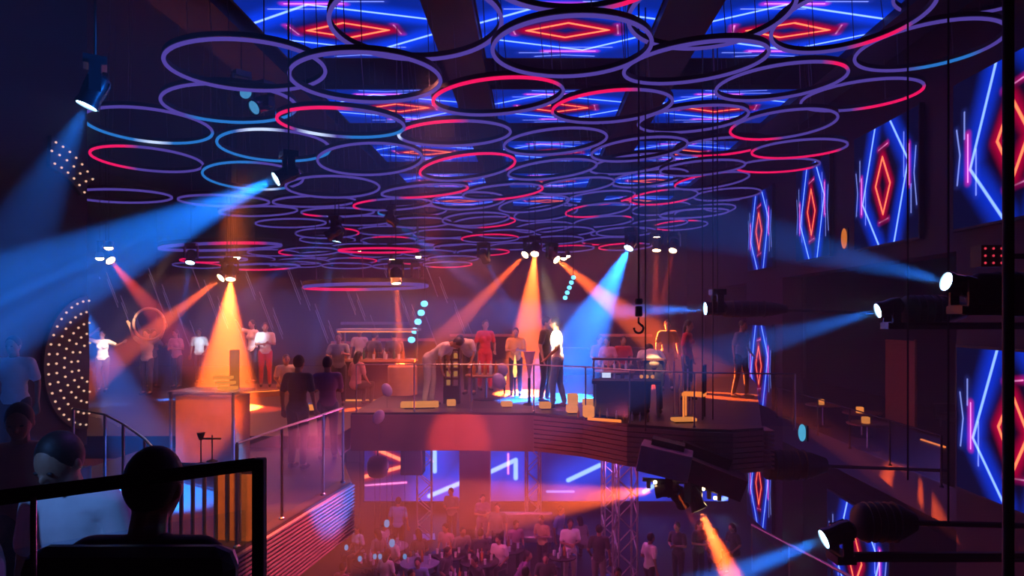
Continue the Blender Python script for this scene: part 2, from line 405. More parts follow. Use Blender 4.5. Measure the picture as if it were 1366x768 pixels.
# ------------------------------------------------------------------ hoops under the ceiling
RINGS = [
(0.48, 7.51, 3.626, -0.0, -1.4, 1.0, 'r290-345'),
(-1.38, 8.41, 3.43, -3.0, -3.3, 1.0, ''),
(2.17, 8.75, 3.711, -3.9, -1.7, 1.0, ''),
(6.45, 10.57, 4.77, 4.8, 2.8, 1.0, ''),
(-3.83, 9.53, 3.31, 0.4, -2.4, 1.0, ''),
(-2.28, 9.72, 3.21, -0.3, -1.6, 1.0, ''),
(0.48, 9.01, 3.36, -0.4, -1.8, 1.0, ''),
(2.28, 10.08, 3.55, 3.5, -5.1, 1.0, ''),
(4.16, 9.34, 3.88, -3.8, -5.1, 1.0, 'r290-345'),
(5.91, 10.69, 4.02, -0.6, -2.5, 1.0, 'b280-350'),
(-4.86, 11.42, 3.371, -0.5, -3.2, 1.0, 'b200-330'),
(-6.74, 12.51, 3.31, -3.1, -0.9, 1.0, 'b150-350,w225-265'),
(-7.75, 14.32, 3.118, -2.4, 0.2, 1.0, 'r70-230'),
(-4.88, 13.42, 3.176, -3.5, -2.0, 1.0, 'b100-360,w60-110'),
(-5.98, 15.22, 2.955, -5.5, -2.6, 1.0, 'b60-300,w255-285'),
(-3.13, 11.62, 3.12, 1.6, 0.6, 1.0, 'r65-205,w205-250,b250-350'),
(-0.54, 10.93, 3.332, 1.9, -5.3, 1.0, 'r20-195'),
(1.31, 11.94, 3.476, 1.2, -3.5, 1.0, 'r70-190'),
(2.95, 13.23, 3.623, 1.6, -3.3, 1.0, ''),
(3.94, 11.39, 3.71, 1.3, -3.8, 1.0, 'r110-235,r30-75'),
(5.85, 12.75, 3.92, 1.1, -2.4, 1.0, 'r285-40'),
(4.9, 14.01, 3.73, -1.7, -3.0, 1.0, 'r15-95,r165-290'),
(5.9, 15.86, 3.69, 1.2, -1.5, 1.0, 'r165-358'),
(-1.42, 12.84, 3.254, 2.0, -3.1, 1.0, 'r70-150,w150-190'),
(0.42, 13.84, 3.354, -0.2, -4.9, 1.0, ''),
(2.21, 14.93, 3.458, -0.6, -5.0, 1.0, ''),
(-3.19, 13.94, 3.03, -4.6, -5.2, 1.0, ''),
(-1.38, 14.91, 3.077, -2.3, -8.3, 1.0, 'r320-190'),
(-4.45, 15.81, 2.83, -3.1, -3.0, 1.0, ''),
(-9.24, 15.98, 2.66, 1.2, -2.2, 1.0, ''),
(-7.39, 17.03, 2.722, 1.3, -1.0, 1.0, ''),
(-5.53, 17.99, 2.86, 1.9, -3.1, 1.0, ''),
(-3.66, 18.53, 2.87, 1.2, -4.2, 1.0, 'r100-200'),
(-2.54, 16.65, 2.89, 2.8, -5.4, 1.0, 'r220-20'),
(-1.78, 19.24, 3.07, -3.5, -4.6, 1.0, ''),
(-0.77, 17.77, 3.06, 0.1, -5.9, 1.0, 'r250-30'),
(0.42, 16.03, 3.262, -0.0, -6.2, 1.0, ''),
(2.33, 16.92, 3.572, -0.6, -5.9, 1.0, ''),
(4.2, 15.99, 3.77, 1.6, -2.8, 1.0, 'r240-345'),
(4.07, 17.21, 3.542, 1.0, -3.0, 1.0, ''),
(4.91, 19.65, 3.69, -2.1, -5.7, 1.0, 'r80-200'),
(6.14, 17.96, 3.76, 1.9, -0.2, 1.0, 'r180-355'),
(1.08, 18.42, 3.33, -0.4, -6.2, 1.0, ''),
(0.01, 20.22, 3.14, -2.9, -7.1, 1.0, ''),
(3.08, 18.9, 3.62, -2.2, -5.5, 1.0, ''),
(3.9, 21.36, 3.528, -3.2, -4.1, 1.0, 'r90-330'),
(1.93, 20.64, 3.38, -1.9, -5.0, 1.0, 'r270-20'),
(5.93, 21.85, 3.69, -1.3, -2.4, 1.0, ''),
(5.74, 23.9, 3.482, -3.8, -4.7, 1.0, ''),
(4.41, 24.69, 3.68, -4.3, -3.7, 1.0, ''),
(1.99, 22.14, 3.252, -2.9, -5.4, 1.0, 'r110-280'),
(0.38, 22.45, 3.2, -4.6, -6.5, 1.0, ''),
(-1.73, 21.39, 2.87, -3.1, -3.9, 1.0, ''),
(-3.59, 21.07, 3.059, -0.6, -3.3, 1.0, 'b150-210'),
(-7.49, 19.4, 2.82, 1.8, -4.2, 1.0, ''),
(-7.26, 21.32, 2.743, 0.5, -2.9, 1.0, ''),
(-5.57, 20.28, 2.922, 1.6, -2.3, 1.0, 'r170-230'),
(-5.38, 22.4, 2.96, -0.5, -3.2, 1.0, ''),
(-6.77, 23.38, 2.68, -2.5, -3.3, 1.0, 'r160-280,r320-60'),
(5.57, 27.01, 3.392, -3.1, -1.9, 1.0, 'r60-260'),
(4.76, 21.17, 3.01, 0.3, -2.6, 1.0, ''),
(-1.6, 23.08, 3.0, -2.0, -4.0, 1.0, 'r250-50'),
(-3.61, 22.4, 2.898, -1.1, -2.6, 1.0, ''),
(0.35, 24.81, 3.05, -2.9, -4.1, 1.0, ''),
(2.37, 24.21, 3.167, -2.7, -3.9, 1.0, 'r20-60'),
(3.08, 25.86, 3.0, -2.6, -2.6, 1.0, ''),
(7.33, 26.26, 4.03, -3.5, -3.0, 1.0, ''),
(4.51, 25.59, 3.28, -1.5, -2.1, 1.0, ''),
(-5.07, 24.5, 2.89, -2.0, -1.8, 1.0, ''),
(-3.12, 24.44, 2.78, -2.0, -1.7, 1.0, ''),
(-0.93, 24.94, 2.831, -1.8, -1.6, 1.0, ''),
(1.02, 24.01, 2.81, -2.0, -1.5, 1.0, ''),
(3.13, 24.16, 2.81, -2.1, -1.4, 1.0, ''),
(-7.73, 26.74, 2.82, -2.2, -1.8, 1.0, ''),
(-5.41, 26.56, 2.77, -2.0, -1.7, 1.0, 'r30-118'),
(-3.36, 26.51, 2.706, -2.0, -1.7, 1.0, ''),
(-1.53, 25.02, 2.68, -2.0, -1.6, 1.0, 'r3-197'),
(0.78, 25.47, 2.67, -2.0, -1.6, 1.0, ''),
(2.79, 26.23, 2.719, -2.0, -1.6, 1.0, 'r187-315'),
(-6.84, 27.84, 2.646, -2.2, -1.6, 1.0, ''),
(-4.64, 27.48, 2.622, -2.0, -1.7, 1.0, ''),
(-2.78, 27.03, 2.55, -2.0, -1.7, 1.0, ''),
(-0.69, 26.94, 2.594, -1.9, -1.7, 1.0, ''),
(1.32, 27.5, 2.55, -1.9, -1.7, 1.0, 'r51-139'),
(3.47, 26.97, 2.578, -2.1, -1.7, 1.0, 'r54-237'),
(-10.67, 29.21, 2.546, -2.4, -1.4, 1.0, ''),
(-8.46, 28.97, 2.44, -2.2, -1.5, 1.0, ''),
(-6.26, 28.41, 2.426, -2.1, -1.6, 1.0, ''),
(-4.1, 27.99, 2.43, -1.8, -1.6, 1.0, ''),
(-1.95, 27.51, 2.416, -1.9, -1.6, 1.0, 'r236-62'),
(-12.2, 30.66, 2.414, -2.6, -1.2, 1.0, 'r127-222'),
(-9.85, 30.54, 2.3, -2.5, -1.4, 1.0, ''),
(-7.64, 29.99, 2.28, -2.4, -1.5, 1.0, 'r315-87'),
(-5.45, 29.55, 2.24, -2.2, -1.5, 1.0, ''),
(-3.21, 28.33, 2.225, -2.2, -1.6, 1.0, ''),
(-15.04, 31.85, 2.21, -3.1, -0.8, 1.0, 'r330-70'),
(-12.49, 31.05, 2.17, -2.9, -1.0, 1.0, 'r143-264'),
(-10.08, 30.36, 2.148, -2.7, -1.2, 1.0, ''),
(-7.81, 29.77, 2.05, -2.6, -1.4, 1.0, ''),
(-5.64, 29.47, 2.01, -2.4, -1.5, 1.0, 'r330-74'),
(-3.54, 29.22, 2.063, -2.2, -1.6, 1.0, 'r208-27'),
(-9.76, 22.3, 2.13, 2.8, -2.8, 1.75, 'r20-80'),
(-10.38, 23.14, 1.79, 0.2, -2.5, 1.0, 'r100-260'),
(-4.87, 20.77, 0.82, -0.2, -1.3, 1.75, 'r150-260'),
(-3.9, 18.02, 1.63, 2.0, -0.7, 1.0, 'r0-359'),
(-7.73, 20.33, 1.37, -0.2, -2.7, 1.0, 'r200-300'),
(-7.85, 24.89, 2.21, -2.2, -3.7, 1.0, 'r120-220')]
def ring_meshes():
    n = 96
    tube_ = MB().tube([(math.cos(2*PI*i/n), math.sin(2*PI*i/n), 0) for i in range(n)], .026, 8, closed=True).mesh('light_tube')
    tube_.materials.append(M['ring'])
    cs = MB(); vs = []; fs = []
    for i in range(n):
        a = 2*PI*i/n
        for (r, z) in ((.985,.03),(1.02,.03),(1.02,.09),(.985,.09)): vs.append((r*math.cos(a), r*math.sin(a), z))
    for i in range(n):
        for j in range(4):
            fs.append((i*4+j, ((i+1)%n)*4+j, ((i+1)%n)*4+(j+1)%4, i*4+(j+1)%4))
    cs.add(vs, fs); case = cs.mesh('casing'); case.materials.append(M['black'])
    return tube_, case
TUBE, CASE = ring_meshes()
CAB = {}
def parse(s):
    d = {'red':(0,-.1),'blue':(0,-.1),'white':(0,-.1)}; k = {'r':'red','b':'blue','w':'white'}
    for a in s.split(',') if s else []:
        lo, hi = [int(x) for x in a[1:].split('-')]
        if hi <= lo: hi += 360
        d[k[a[0]]] = (((lo+hi)/2/360) % 1.0, (hi-lo)/2/360)
    return d
order = sorted(range(len(RINGS)), key=lambda i: RINGS[i][1])
rows_, k = {}, 0
for rank in range(0, len(order), 9):
    blk = sorted(order[rank:rank+9], key=lambda i: RINGS[i][0]/RINGS[i][1])
    for j, i in enumerate(blk): rows_[i] = (rank//9, j, len(blk))
ORD = ['first','second','third','fourth','fifth','sixth','seventh','eighth','ninth','tenth','eleventh','twelfth','thirteenth']
for i, (x, y, h, tx, ty, rr, arcs) in enumerate(RINGS):
    d = parse(arcs)
    cdesc = []
    if d['red'][1] > .49: cdesc = ['all red']
    elif d['red'][1] > 0: cdesc = ['part red purple']
    else: cdesc = ['purple']
    if d['white'][1] > 0: cdesc.append('beam-painted white')
    elif d['blue'][1] > 0: cdesc.append('beam-painted blue')
    ro, j, nb = rows_[i]
    lab = '%s LED hoop, %s from left in %s ceiling band' % (' and '.join(cdesc), ORD[j], ORD[ro])
    t = empty('hanging_light_ring', (x, y, CAMZ+h), 0, lab, 'light ring', 'led hoops hanging under the ceiling')
    t.rotation_euler = (R(tx), R(ty), 0); t.scale = (rr, rr, rr)
    o = obj('light_tube', TUBE, None, t)
    for k_, (mid, half) in d.items(): o[k_+'_mid'] = float(mid); o[k_+'_half'] = float(half)
    obj('casing', CASE, None, t)
    top = round((12.9-CAMZ-h)/rr, 1)
    if top not in CAB:
        CAB[top] = MB().tube([(0,0,0),(0,0,top)], .006, 4).mesh('suspension_wire'); CAB[top].materials.append(M['cable'])
    for a in (40, 160, 280) if y < 22 else ():
        w_ = obj('suspension_wire', CAB[top], None, t, (math.cos(R(a)), math.sin(R(a)), .09))
# ------------------------------------------------------------------ moving-head lights and their beams
ORANGE = (1.0,.115,.014); BLUE = (.008,.18,1.0); RED = (1.0,.07,.03); PINKW = (1,.25,.2); CY = (.1,.5,1.0)
def head_meshes(lensm):
    d = {}
    d['base'] = MB().box((0,0,.30), (.30,.24,.10))
    y = MB(); 
    for sx in (-1,1): y.box((sx*.17,0,.10), (.035,.12,.34))
    y.box((0,0,.255), (.37,.14,.03)); d['yoke'] = y
    hd = MB().lathe([(.07,.17),(.12,.13),(.135,.02),(.12,-.14),(.135,-.20),(.135,-.235),(.115,-.235),(.115,-.2)], n=20)
    for k in range(6):
        a = 2*PI*k/6; hd.box((.125*math.cos(a), .125*math.sin(a), .04), (.03,.012,.14), rz=a)
    d['head'] = hd
    d['lens'] = MB().lathe([(.0,-.205),(.112,-.205),(.112,-.215),(.0,-.222)], n=20)
    return {k: v.mesh(k) for k, v in d.items()}
HM = head_meshes(None)
for k in ('base','yoke','head'): HM[k].materials.append(M['black_gloss'])
LENSD = HM['lens'].copy(); LENSD.materials.append(M['lens_dim']); LENSB = HM['lens']; LENSO = HM['lens'].copy(); LENSB.materials.append(M['lens_blue']); LENSO.materials.append(M['lens_orange'])
def beam(src, dst, col, angle, power, label, scale=1.0, lens='b', blend=.25, hang=True, group='moving-head lights', gobo=False, lamp=True):
    src = Vector(src); dst = Vector(dst); d = (dst-src).normalized()
    t = empty('hanging_spotlight', src, 0, label, 'spotlight', group)
    q = d.to_track_quat('-Z', 'Y')
    yaw = math.atan2(d.y, d.x) + PI/2
    for nm in ('base','yoke'):
        o = obj(nm, HM[nm], None, t); o.rotation_euler = (0,0,yaw); o.scale = (scale,)*3
        if not hang: o.rotation_euler = (PI,0,yaw)
    o = obj('head', HM['head'], None, t); o.rotation_euler = q.to_euler(); o.scale = (scale,)*3
    l = obj('lens', {'b': LENSB, 'o': LENSO, 'd': LENSD}[lens], None, o)
    if hang:
        r = obj('hanging_rod', MB().tube([(0,0,.35*scale),(0,0,max(.5, 12.9-src.z))], .011, 6), M['black'], t)
    if lamp:
        ld = bpy.data.lights.new('beam_lamp', 'SPOT'); ld.color = col; ld.energy = power
        ld.spot_size = R(angle); ld.spot_blend = blend; ld.shadow_soft_size = .06*scale
        lo = bpy.data.objects.new('beam_lamp', ld); COL.objects.link(lo); lo.parent = t
        lo.rotation_euler = q.to_euler(); lo.location = d*.236*scale
        if gobo:
            ld.use_nodes = True; nt = ld.node_tree; N = nt.nodes; L = nt.links
            em = [n for n in N if n.type == 'EMISSION'][0]
            tc = N.new('ShaderNodeTexCoord'); sp = N.new('ShaderNodeSeparateXYZ'); L.new(tc.outputs['Normal'], sp.inputs[0])
            at = N.new('ShaderNodeMath'); at.operation = 'ARCTAN2'; L.new(sp.outputs[0], at.inputs[0]); L.new(sp.outputs[1], at.inputs[1])
            nz = N.new('ShaderNodeTexNoise'); nz.noise_dimensions = '1D'; nz.inputs['Scale'].default_value = 3.2; nz.inputs['Detail'].default_value = 1
            L.new(at.outputs[0], nz.inputs['W'])
            mr = N.new('ShaderNodeMapRange'); mr.inputs['From Min'].default_value = .38; mr.inputs['From Max'].default_value = .62
            mr.inputs['To Min'].default_value = .15; mr.inputs['To Max'].default_value = 1.6; L.new(nz.outputs['Fac'], mr.inputs['Value'])
            L.new(mr.outputs[0], em.inputs['Strength'])
    return t
KP = 6.2
B_ = [
 # src px, src Y, dst px, dst Y, colour, cone, power, lens, gobo, hang, label
 ((308,362),18,(300,540),16.5,ORANGE,28,40000,'o',0,1,'amber moving-head light throwing the broad orange cone over the side balcony'),
 ((303,364),18.6,(205,440),17,ORANGE,11,14000,'o',0,1,'amber moving-head light aimed sideways at the man with raised arms'),
 ((714,331),20,(698,520),17,ORANGE,17,40000,'o',0,1,'amber moving-head light with a narrow orange cone straight down over the deck'),
 ((706,334),20.5,(590,452),18,ORANGE,9,18000,'o',0,1,'amber moving-head light slanting its orange beam towards the two bending men'),
 ((736,341),20,(850,432),18,ORANGE,14,17000,'o',0,1,'amber moving-head light slanting its orange beam away from the bright standing man'),
 ((843,322),18,(745,520),16,BLUE,25,30000,'b',1,1,'blue moving-head light with a wide streaky beam beside the black cable'),
 ((528,366),17.2,(537,522),16.6,ORANGE,8,14000,'o',0,1,'small amber light with thin vertical beam above the bar end'),
 ((556,366),22,(546,500),21.5,ORANGE,5,10000,'o',0,1,'small amber light with thin vertical beam nearer the blue lamp batten'),
 ((876,324),20,(872,480),19,RED,9,3600,'o',0,1,'dim red-amber light over the bowing man'),
 ((899,326),20.5,(876,440),19,RED,8,2600,'o',0,1,'dim red-amber light next to the one over the bowing man'),
 ((141,340),18,(245,460),17,RED,14,5200,'o',0,1,'dim red-amber light by the end of the side partition'),
 ((127,118),6.0,(-30,430),5.6,BLUE,26,600,'b',0,1,'large blue moving-head light high at the side, beam falling on the seats'),
 ((385,231),9.2,(-120,462),7.2,BLUE,21,9000,'b',1,1,'blue moving-head light seen through a hoop, with a long streaky beam'),
 ((521,292),19,(700,430),20,BLUE,12,3000,'b',1,1,'glaring blue light among the distant hoops above the bar'),
 ((447,308),17,(300,415),17,BLUE,9,2200,'b',1,1,'blue light under the red hoop, beam aimed at the podium dancers'),
 ((452,310),17.6,(415,480),17.4,BLUE,7,2200,'b',0,1,'blue light under the red hoop, beam falling on the man in the dark jacket'),
 ((255,341),20,(240,440),19,BLUE,8,2400,'b',0,1,'small blue light above the light-shirted dancer'),
 ((645,340),20,(690,430),22,BLUE,10,1500,'b',0,1,'small blue light among the hoops above the man in white'),
 ((957,411),13.2,(770,418),13.0,BLUE,11,8000,'b',0,1,'blue moving-head light level with the hanging hook, beam pointing sideways'),
 ((1190,409),9,(985,466),9.1,BLUE,15,2100,'b',0,0,'blue moving-head light on the side wall, between the hook light and the largest housing'),
 ((1285,381),6,(1110,338),5.9,BLUE,14,1500,'b',0,0,'blue moving-head light in the largest dark housing beside the black pole'),
 ((1122,710),7,(930,785),6.9,BLUE,13,5600,'b',0,0,'blue moving-head light low beside the bottom LED screen'),
 ((925,662),11.8,(990,800),11.2,ORANGE,18,24000,'o',0,1,'amber moving-head light under the deck with a steep orange beam'),
 ((893,652),12,(700,672),12.6,ORANGE,21,8000,'o',0,1,'amber moving-head light under the deck with a level orange beam'),
 ((905,660),12.2,(955,745),13,RED,7,1300,'o',0,1,'dim red-amber light under the deck between the two orange beams'),
 ((95,385),12.2,(212,650),9.5,BLUE,15,4600,'b',0,1,'blue light behind the dotted medallion, beam through the curved glass rail'),
]
# some lights hang from under a deck or stand on brackets: how high their rod may go
for (s, sy, d_, dy, col, ang, pw, ln, gb, hg, lab) in B_:
    sc_ = 1.0 if sy > 10 else {6.0: .85, 6: .72}.get(sy, .8)
    if s[0] == 1285: sc_ = .68
    src = P(*s, sy)
    t = beam(src, P(*d_, dy), col, ang, pw*KP, lab, sc_, ln, .35, bool(hg), gobo=bool(gb))
    if s[1] > 600:
        for c in kids(t):
            if c.name.startswith('hanging_rod'): c.scale = (1,1,(DK-.7-src.z)/max(.5,12.9-src.z))
    if not hg:
        sc0 = Vector((XR, src.y, src.z))
        obj('wall_bracket', MB().tube([(0,0,-.3*sc_),(XR-src.x,0,-.3*sc_)], .05, 6), M['black'], t)
beam(P(352,138,11.2), P(300,160,10.6), BLUE, 10, 0, 'unlit moving-head light hanging inside the second row of hoops', .95, 'd', lamp=False)
spot_fix = beam(P(322,120,12.4), P(345,135,11.9), BLUE, 16, 200, 'dim blue moving-head light lighting its neighbour among the hoops', .9, 'd')
# small amber pin lamps among the hoops
for i, (px, py, y, lab) in enumerate(((316,343,20,'small amber pin lamp just above the broad orange cone'),(480,333,22,'small amber pin lamp left of the blue glare among the hoops'),(558,342,22,'brightest small amber pin lamp above the two thin beams'),
      (523,346,23,'faint amber pin lamp beside the brightest pin lamp'),(752,344,20,'amber pin lamp beside the pair of slanting orange beams'),(757,341,21,'upper amber pin lamp beside the slanting orange beams'),
      (876,316,20,'amber pin lamp above the dim red beams'),(145,330,16,'uppermost amber pin lamp by the partition end'),(133,344,16.4,'lowest amber pin lamp by the partition end'))):
    t = empty('hanging_pin_lamp', P(px, py, y), 0, lab, 'lamp', 'amber pin lamps')
    obj('housing', MB().lathe([(.05,.14),(.08,.10),(.09,0),(.08,0)], n=12), M['black'], t)
    obj('lens', MB().ball((0,0,-.01), (.085,.085,.05)), M['lens_orange'], t)
    obj('hanging_cord', MB().tube([(0,0,.12),(0,0,12.9-P(px,py,y).z)], .008, 4), M['black'], t)

def area(loc, size, col, power, rot=(0,0,0)):
    ld = bpy.data.lights.new('unseen_wash', 'AREA'); ld.size = size; ld.color = col; ld.energy = power
    o = bpy.data.objects.new('unseen_wash', ld); COL.objects.link(o); o.location = loc; o.rotation_euler = rot
    return o
def point(loc, col, power, r=.3):
    ld = bpy.data.lights.new('unseen_glow', 'POINT'); ld.shadow_soft_size = r; ld.color = col; ld.energy = power
    o = bpy.data.objects.new('unseen_glow', ld); COL.objects.link(o); o.location = loc
    return o
# unseen lamps added to tint the haze and lift both floors
area((-2,22,CAMZ+1.6), 8, (1,.08,.2), 190)
area((-9,22,CAMZ+2.0), 8, (.5,.08,.4), 70)
area((3,20,CAMZ+1.8), 6, (.8,.08,.25), 60)
area((0,20,CAMZ-2.9), 9, (.7,.07,.42), 200)
area((-2,31,CAMZ+3), 8, (.16,.05,.6), 30)
area((-3.9,17.6,CAMZ+.9), 1.6, (1,.22,.07), 130)  # added over bar, bottle table and podium to lift dim people
area((-1.6,14.9,CAMZ+1.2), 1.4, (1,.2,.12), 110)
area((-8,18.5,CAMZ+1.0), 3, (1,.2,.10), 110)
area((1.6,14.5,CAMZ+1.4), 1.6, (1,.2,.10), 60)
point(P(650,590,12.3), (1,.12,.25), 45)  # unseen points added to tint the haze and lift the crowd
point(P(660,655,16), (.85,.09,.35), 230)
point((-5.2,18.5,3.2), (.15,.3,1), 60)
point((2.6,18.5,3.0), (.5,.15,.9), 50)
point((-2.2,17.2,3.4), (.8,.15,.6), 60)
# ------------------------------------------------------------------ people
def apply_remesh(mb, voxel, smooth=2, name='body'):
    me = mb.mesh(name); o = bpy.data.objects.new('tmp', me); COL.objects.link(o)
    m = o.modifiers.new('r', 'REMESH'); m.mode = 'VOXEL'; m.voxel_size = voxel; m.use_smooth_shade = True
    s = o.modifiers.new('s', 'SMOOTH'); s.iterations = smooth; s.factor = .5
    dg = bpy.context.evaluated_depsgraph_get()
    r = bpy.data.meshes.new_from_object(o.evaluated_get(dg)); r.name = name
    bpy.data.objects.remove(o); bpy.data.meshes.remove(me)
    for p in r.polygons: p.use_smooth = True
    return r
def cap(mb, a, b, ra, rb, n=10):
    a = Vector(a); b = Vector(b)
    mb.tube([a, b], [ra, rb], n); mb.ball(a, ra, n, 6); mb.ball(b, rb, n, 6)
POSES = {
 # lean (deg forward), arms: (elbow, wrist) offsets in the upright torso frame, per side; legs
 'stand':  dict(lean=2, L=((.25,.02,1.14),(.27,-.05,.90)), Rr=((-.25,.02,1.14),(-.27,-.05,.90))),
 'relaxed':dict(lean=3, L=((.25,.03,1.14),(.20,-.16,.98)), Rr=((-.24,.04,1.14),(-.26,-.02,.89)), step=.1),
 'armsup': dict(lean=0, L=((.40,-.02,1.52),(.52,-.04,1.76)), Rr=((-.38,-.02,1.55),(-.46,-.04,1.82))),
 'handhead':dict(lean=4, L=((.38,-.04,1.30),(.56,-.12,1.40)), Rr=((-.42,.02,1.50),(-.16,.02,1.70)), step=.08),
 'reach':  dict(lean=6, L=((.24,-.16,1.22),(.14,-.40,1.30)), Rr=((-.26,-.14,1.20),(-.16,-.38,1.22))),
 'phone':  dict(lean=5, L=((.23,-.04,1.15),(.08,-.26,1.20)), Rr=((-.23,-.04,1.15),(-.06,-.27,1.18))),
 'bend':   dict(lean=58, L=((.22,-.14,1.22),(.16,-.34,1.14)), Rr=((-.22,-.14,1.22),(-.16,-.34,1.12)), headback=-25),
 'bow':    dict(lean=74, L=((.24,-.10,1.20),(.20,-.30,1.10)), Rr=((-.24,-.10,1.20),(-.20,-.30,1.10)), headback=5),
 'lift':   dict(lean=0, L=((.26,.02,1.16),(.24,-.14,.98)), Rr=((-.30,-.16,1.48),(-.20,-.34,1.66))),
 'sit':    dict(lean=8, L=((.24,-.02,1.16),(.16,-.24,1.04)), Rr=((-.24,-.02,1.16),(-.16,-.24,1.04)), sit=1),
 'sitbow': dict(lean=12, L=((.26,-.03,1.14),(.14,-.22,1.02)), Rr=((-.26,-.03,1.14),(-.14,-.22,1.02)), sit=1, headback=-16),
 'sitlean':dict(lean=28, L=((.24,-.10,1.18),(.12,-.30,1.10)), Rr=((-.24,-.10,1.18),(-.12,-.30,1.10)), sit=1, headback=22),
}
def build_pose(p, voxel=.011, fem=False):
    q = POSES[p]; zp = .93; sit = q.get('sit'); dz = -.43 if sit else 0
    sw = .155 if fem else .18
    T = Matrix.Translation((0,0,zp+dz)) @ Matrix.Rotation(R(q['lean']), 4, 'X') @ Matrix.Translation((0,0,-zp))
    HB = Matrix.Translation((0,-.0,1.49)) @ Matrix.Rotation(R(-q.get('headback', -8)), 4, 'X') @ Matrix.Translation((0,0,-1.49))
    TU = lambda v: T @ Vector(v)
    TH = lambda v: T @ (HB @ Vector(v))
    R3 = T.to_3x3(); H3 = (T @ HB).to_3x3()
    body = MB(); shirt = MB(); pants = MB(); shoes = {1: MB(), -1: MB()}; hair = MB()
    # torso
    for (c, r) in (((0,0,1.28),(.155*(.9 if fem else 1),.105,.19)), ((0,.0,1.08),(.125,.09,.17)), ((0,0,.95),(.15,.105,.12))):
        body.ball(TU(c), r, 14, 10, M=R3)
        shirt.ball(TU(c), tuple(k+.02 for k in r), 14, 10, M=R3)
    cap(body, TU((sw-.03,0,1.40)), TU((-sw+.03,0,1.40)), .06, .06); cap(shirt, TU((sw-.02,0,1.40)), TU((-sw+.02,0,1.40)), .075, .075)
    if fem: 
        for sx in (-1,1): shirt.ball(TU((sx*.07,-.09,1.27)), .065, 10, 8)
    cap(body, TU((0,.01,1.40)), TH((0,.0,1.56)), .058, .052)
    # head with face
    hc = (0,-.012,1.615)
    body.ball(TH(hc), (.074,.092,.108), 18, 14, M=H3)
    body.ball(TH((0,-.045,1.565)), (.052,.05,.055), 12, 10, M=H3)      # jaw
    body.ball(TH((0,-.108,1.60)), (.014,.016,.022), 8, 6, M=H3)         # nose
    for sx in (-1,1): body.ball(TH((sx*.076,.002,1.605)), (.012,.02,.03), 8, 6, M=H3)
    # hair cap
    hair.ball(TH((0,.012,1.635)), (.084,.098,.108), 18, 14, M=H3)
    if fem:
        hair.ball(TH((0,.065,1.54)), (.085,.05,.15), 12, 10, M=H3)
    # arms
    hands = MB()
    for key, sx in (('L',1),('Rr',-1)):
        e, w = q[key]; s = (sx*sw,0,1.40)
        S_, E_, W_ = TU(s), TU(e), TU(w)
        cap(body, S_, E_, .05, .038); cap(body, E_, W_, .037, .024)
        mid = S_.lerp(E_, .72); cap(shirt, S_, mid, .066, .06)
        dirn = (W_-E_).normalized(); side = dirn.cross(Vector((0,1,0)));
        side = side.normalized() if side.length > .1 else Vector((1,0,0)); nrm = dirn.cross(side).normalized()
        K_ = W_ + dirn*.085
        for u in (-.025,0,.025): cap(body, W_+side*u*.5, K_+side*u, .018, .016, 8)
        for u, ln in ((-.034,.062),(-.012,.078),(.012,.072),(.034,.055)):
            a = K_+side*u*.95; b = a+dirn*ln*.55+nrm*.008; c = b+dirn*ln*.4+nrm*.022
            cap(body, a, b, .0105, .0098, 7); cap(body, b, c, .0098, .0085, 7)
        tb = W_+dirn*.03+side*(-.03); t2 = tb+dirn*.03-side*.022+nrm*.012; cap(body, tb, t2, .013, .011, 7); cap(body, t2, t2+dirn*.028+nrm*.006, .011, .0095, 7)
    # legs
    st = q.get('step', .03)
    for sx in (-1,1):
        if sit:
            H = Vector((sx*.09,0,zp+dz-.02)); K = Vector((sx*.12,-.44,zp+dz)); A = Vector((sx*.12,-.40,.09))
        else:
            H = Vector((sx*.09,0,.92)); K = Vector((sx*.10,-.03-st*sx*.5,.50)); A = Vector((sx*.11,.02-st*sx,.09))
        cap(body, H, K, .078, .055); cap(body, K, A, .054, .035)
        cap(pants, H, K, .098, .07); cap(pants, K, A.lerp(K, .06), .068, .052)
        cap(shoes[sx], A+Vector((0,.02,-.045)), A+Vector((0,-.17,-.055)), .042, .034)
        cap(body, A, A+Vector((0,-.10,-.04)), .035, .028)
    pants.ball((0,0,.94+dz), (.165,.118,.10), 14, 10)
    out = dict(body=apply_remesh(body, voxel, 2, 'body'), shirt=apply_remesh(shirt, voxel*1.6, 4, 'shirt'), trousers=apply_remesh(pants, voxel*1.6, 3, 'trousers'),
               shoe=apply_remesh(shoes[1], voxel*1.4, 2, 'shoe'), shoe2=apply_remesh(shoes[-1], voxel*1.4, 2, 'shoe'), hair=apply_remesh(hair, voxel*1.3, 1, 'hair'))
    # cut the hair away from the face
    Hi = (T @ HB).inverted(); bm = bmesh.new(); bm.from_mesh(out['hair'])
    pn = Vector((0,-.175,-.09)) if fem else Vector((0,-1,-1))
    bmesh.ops.bisect_plane(bm, geom=bm.verts[:]+bm.edges[:]+bm.faces[:], plane_co=TH((0,-.09,1.672)), plane_no=(H3 @ pn).normalized(), clear_outer=True)
    bm.to_mesh(out['hair']); bm.free()
    # shirts end at the hip line and open at the neck
    Ti = T.inverted(); bm = bmesh.new(); bm.from_mesh(out['shirt'])
    bmesh.ops.bisect_plane(bm, geom=[g for g in bm.verts[:]+bm.edges[:]+bm.faces[:]], plane_co=TU((0,0,.90)), plane_no=(R3 @ Vector((0,0,-1))).normalized(), clear_outer=True) if not sit and q['lean'] < 30 else None
    bm.to_mesh(out['shirt']); bm.free()
    for me in out.values():
        me.materials.append(None)
    eyes = [TH((sx*.03,-.094,1.625)) for sx in (-1,1)]
    out['eyes'] = eyes
    return out
TPL = {}
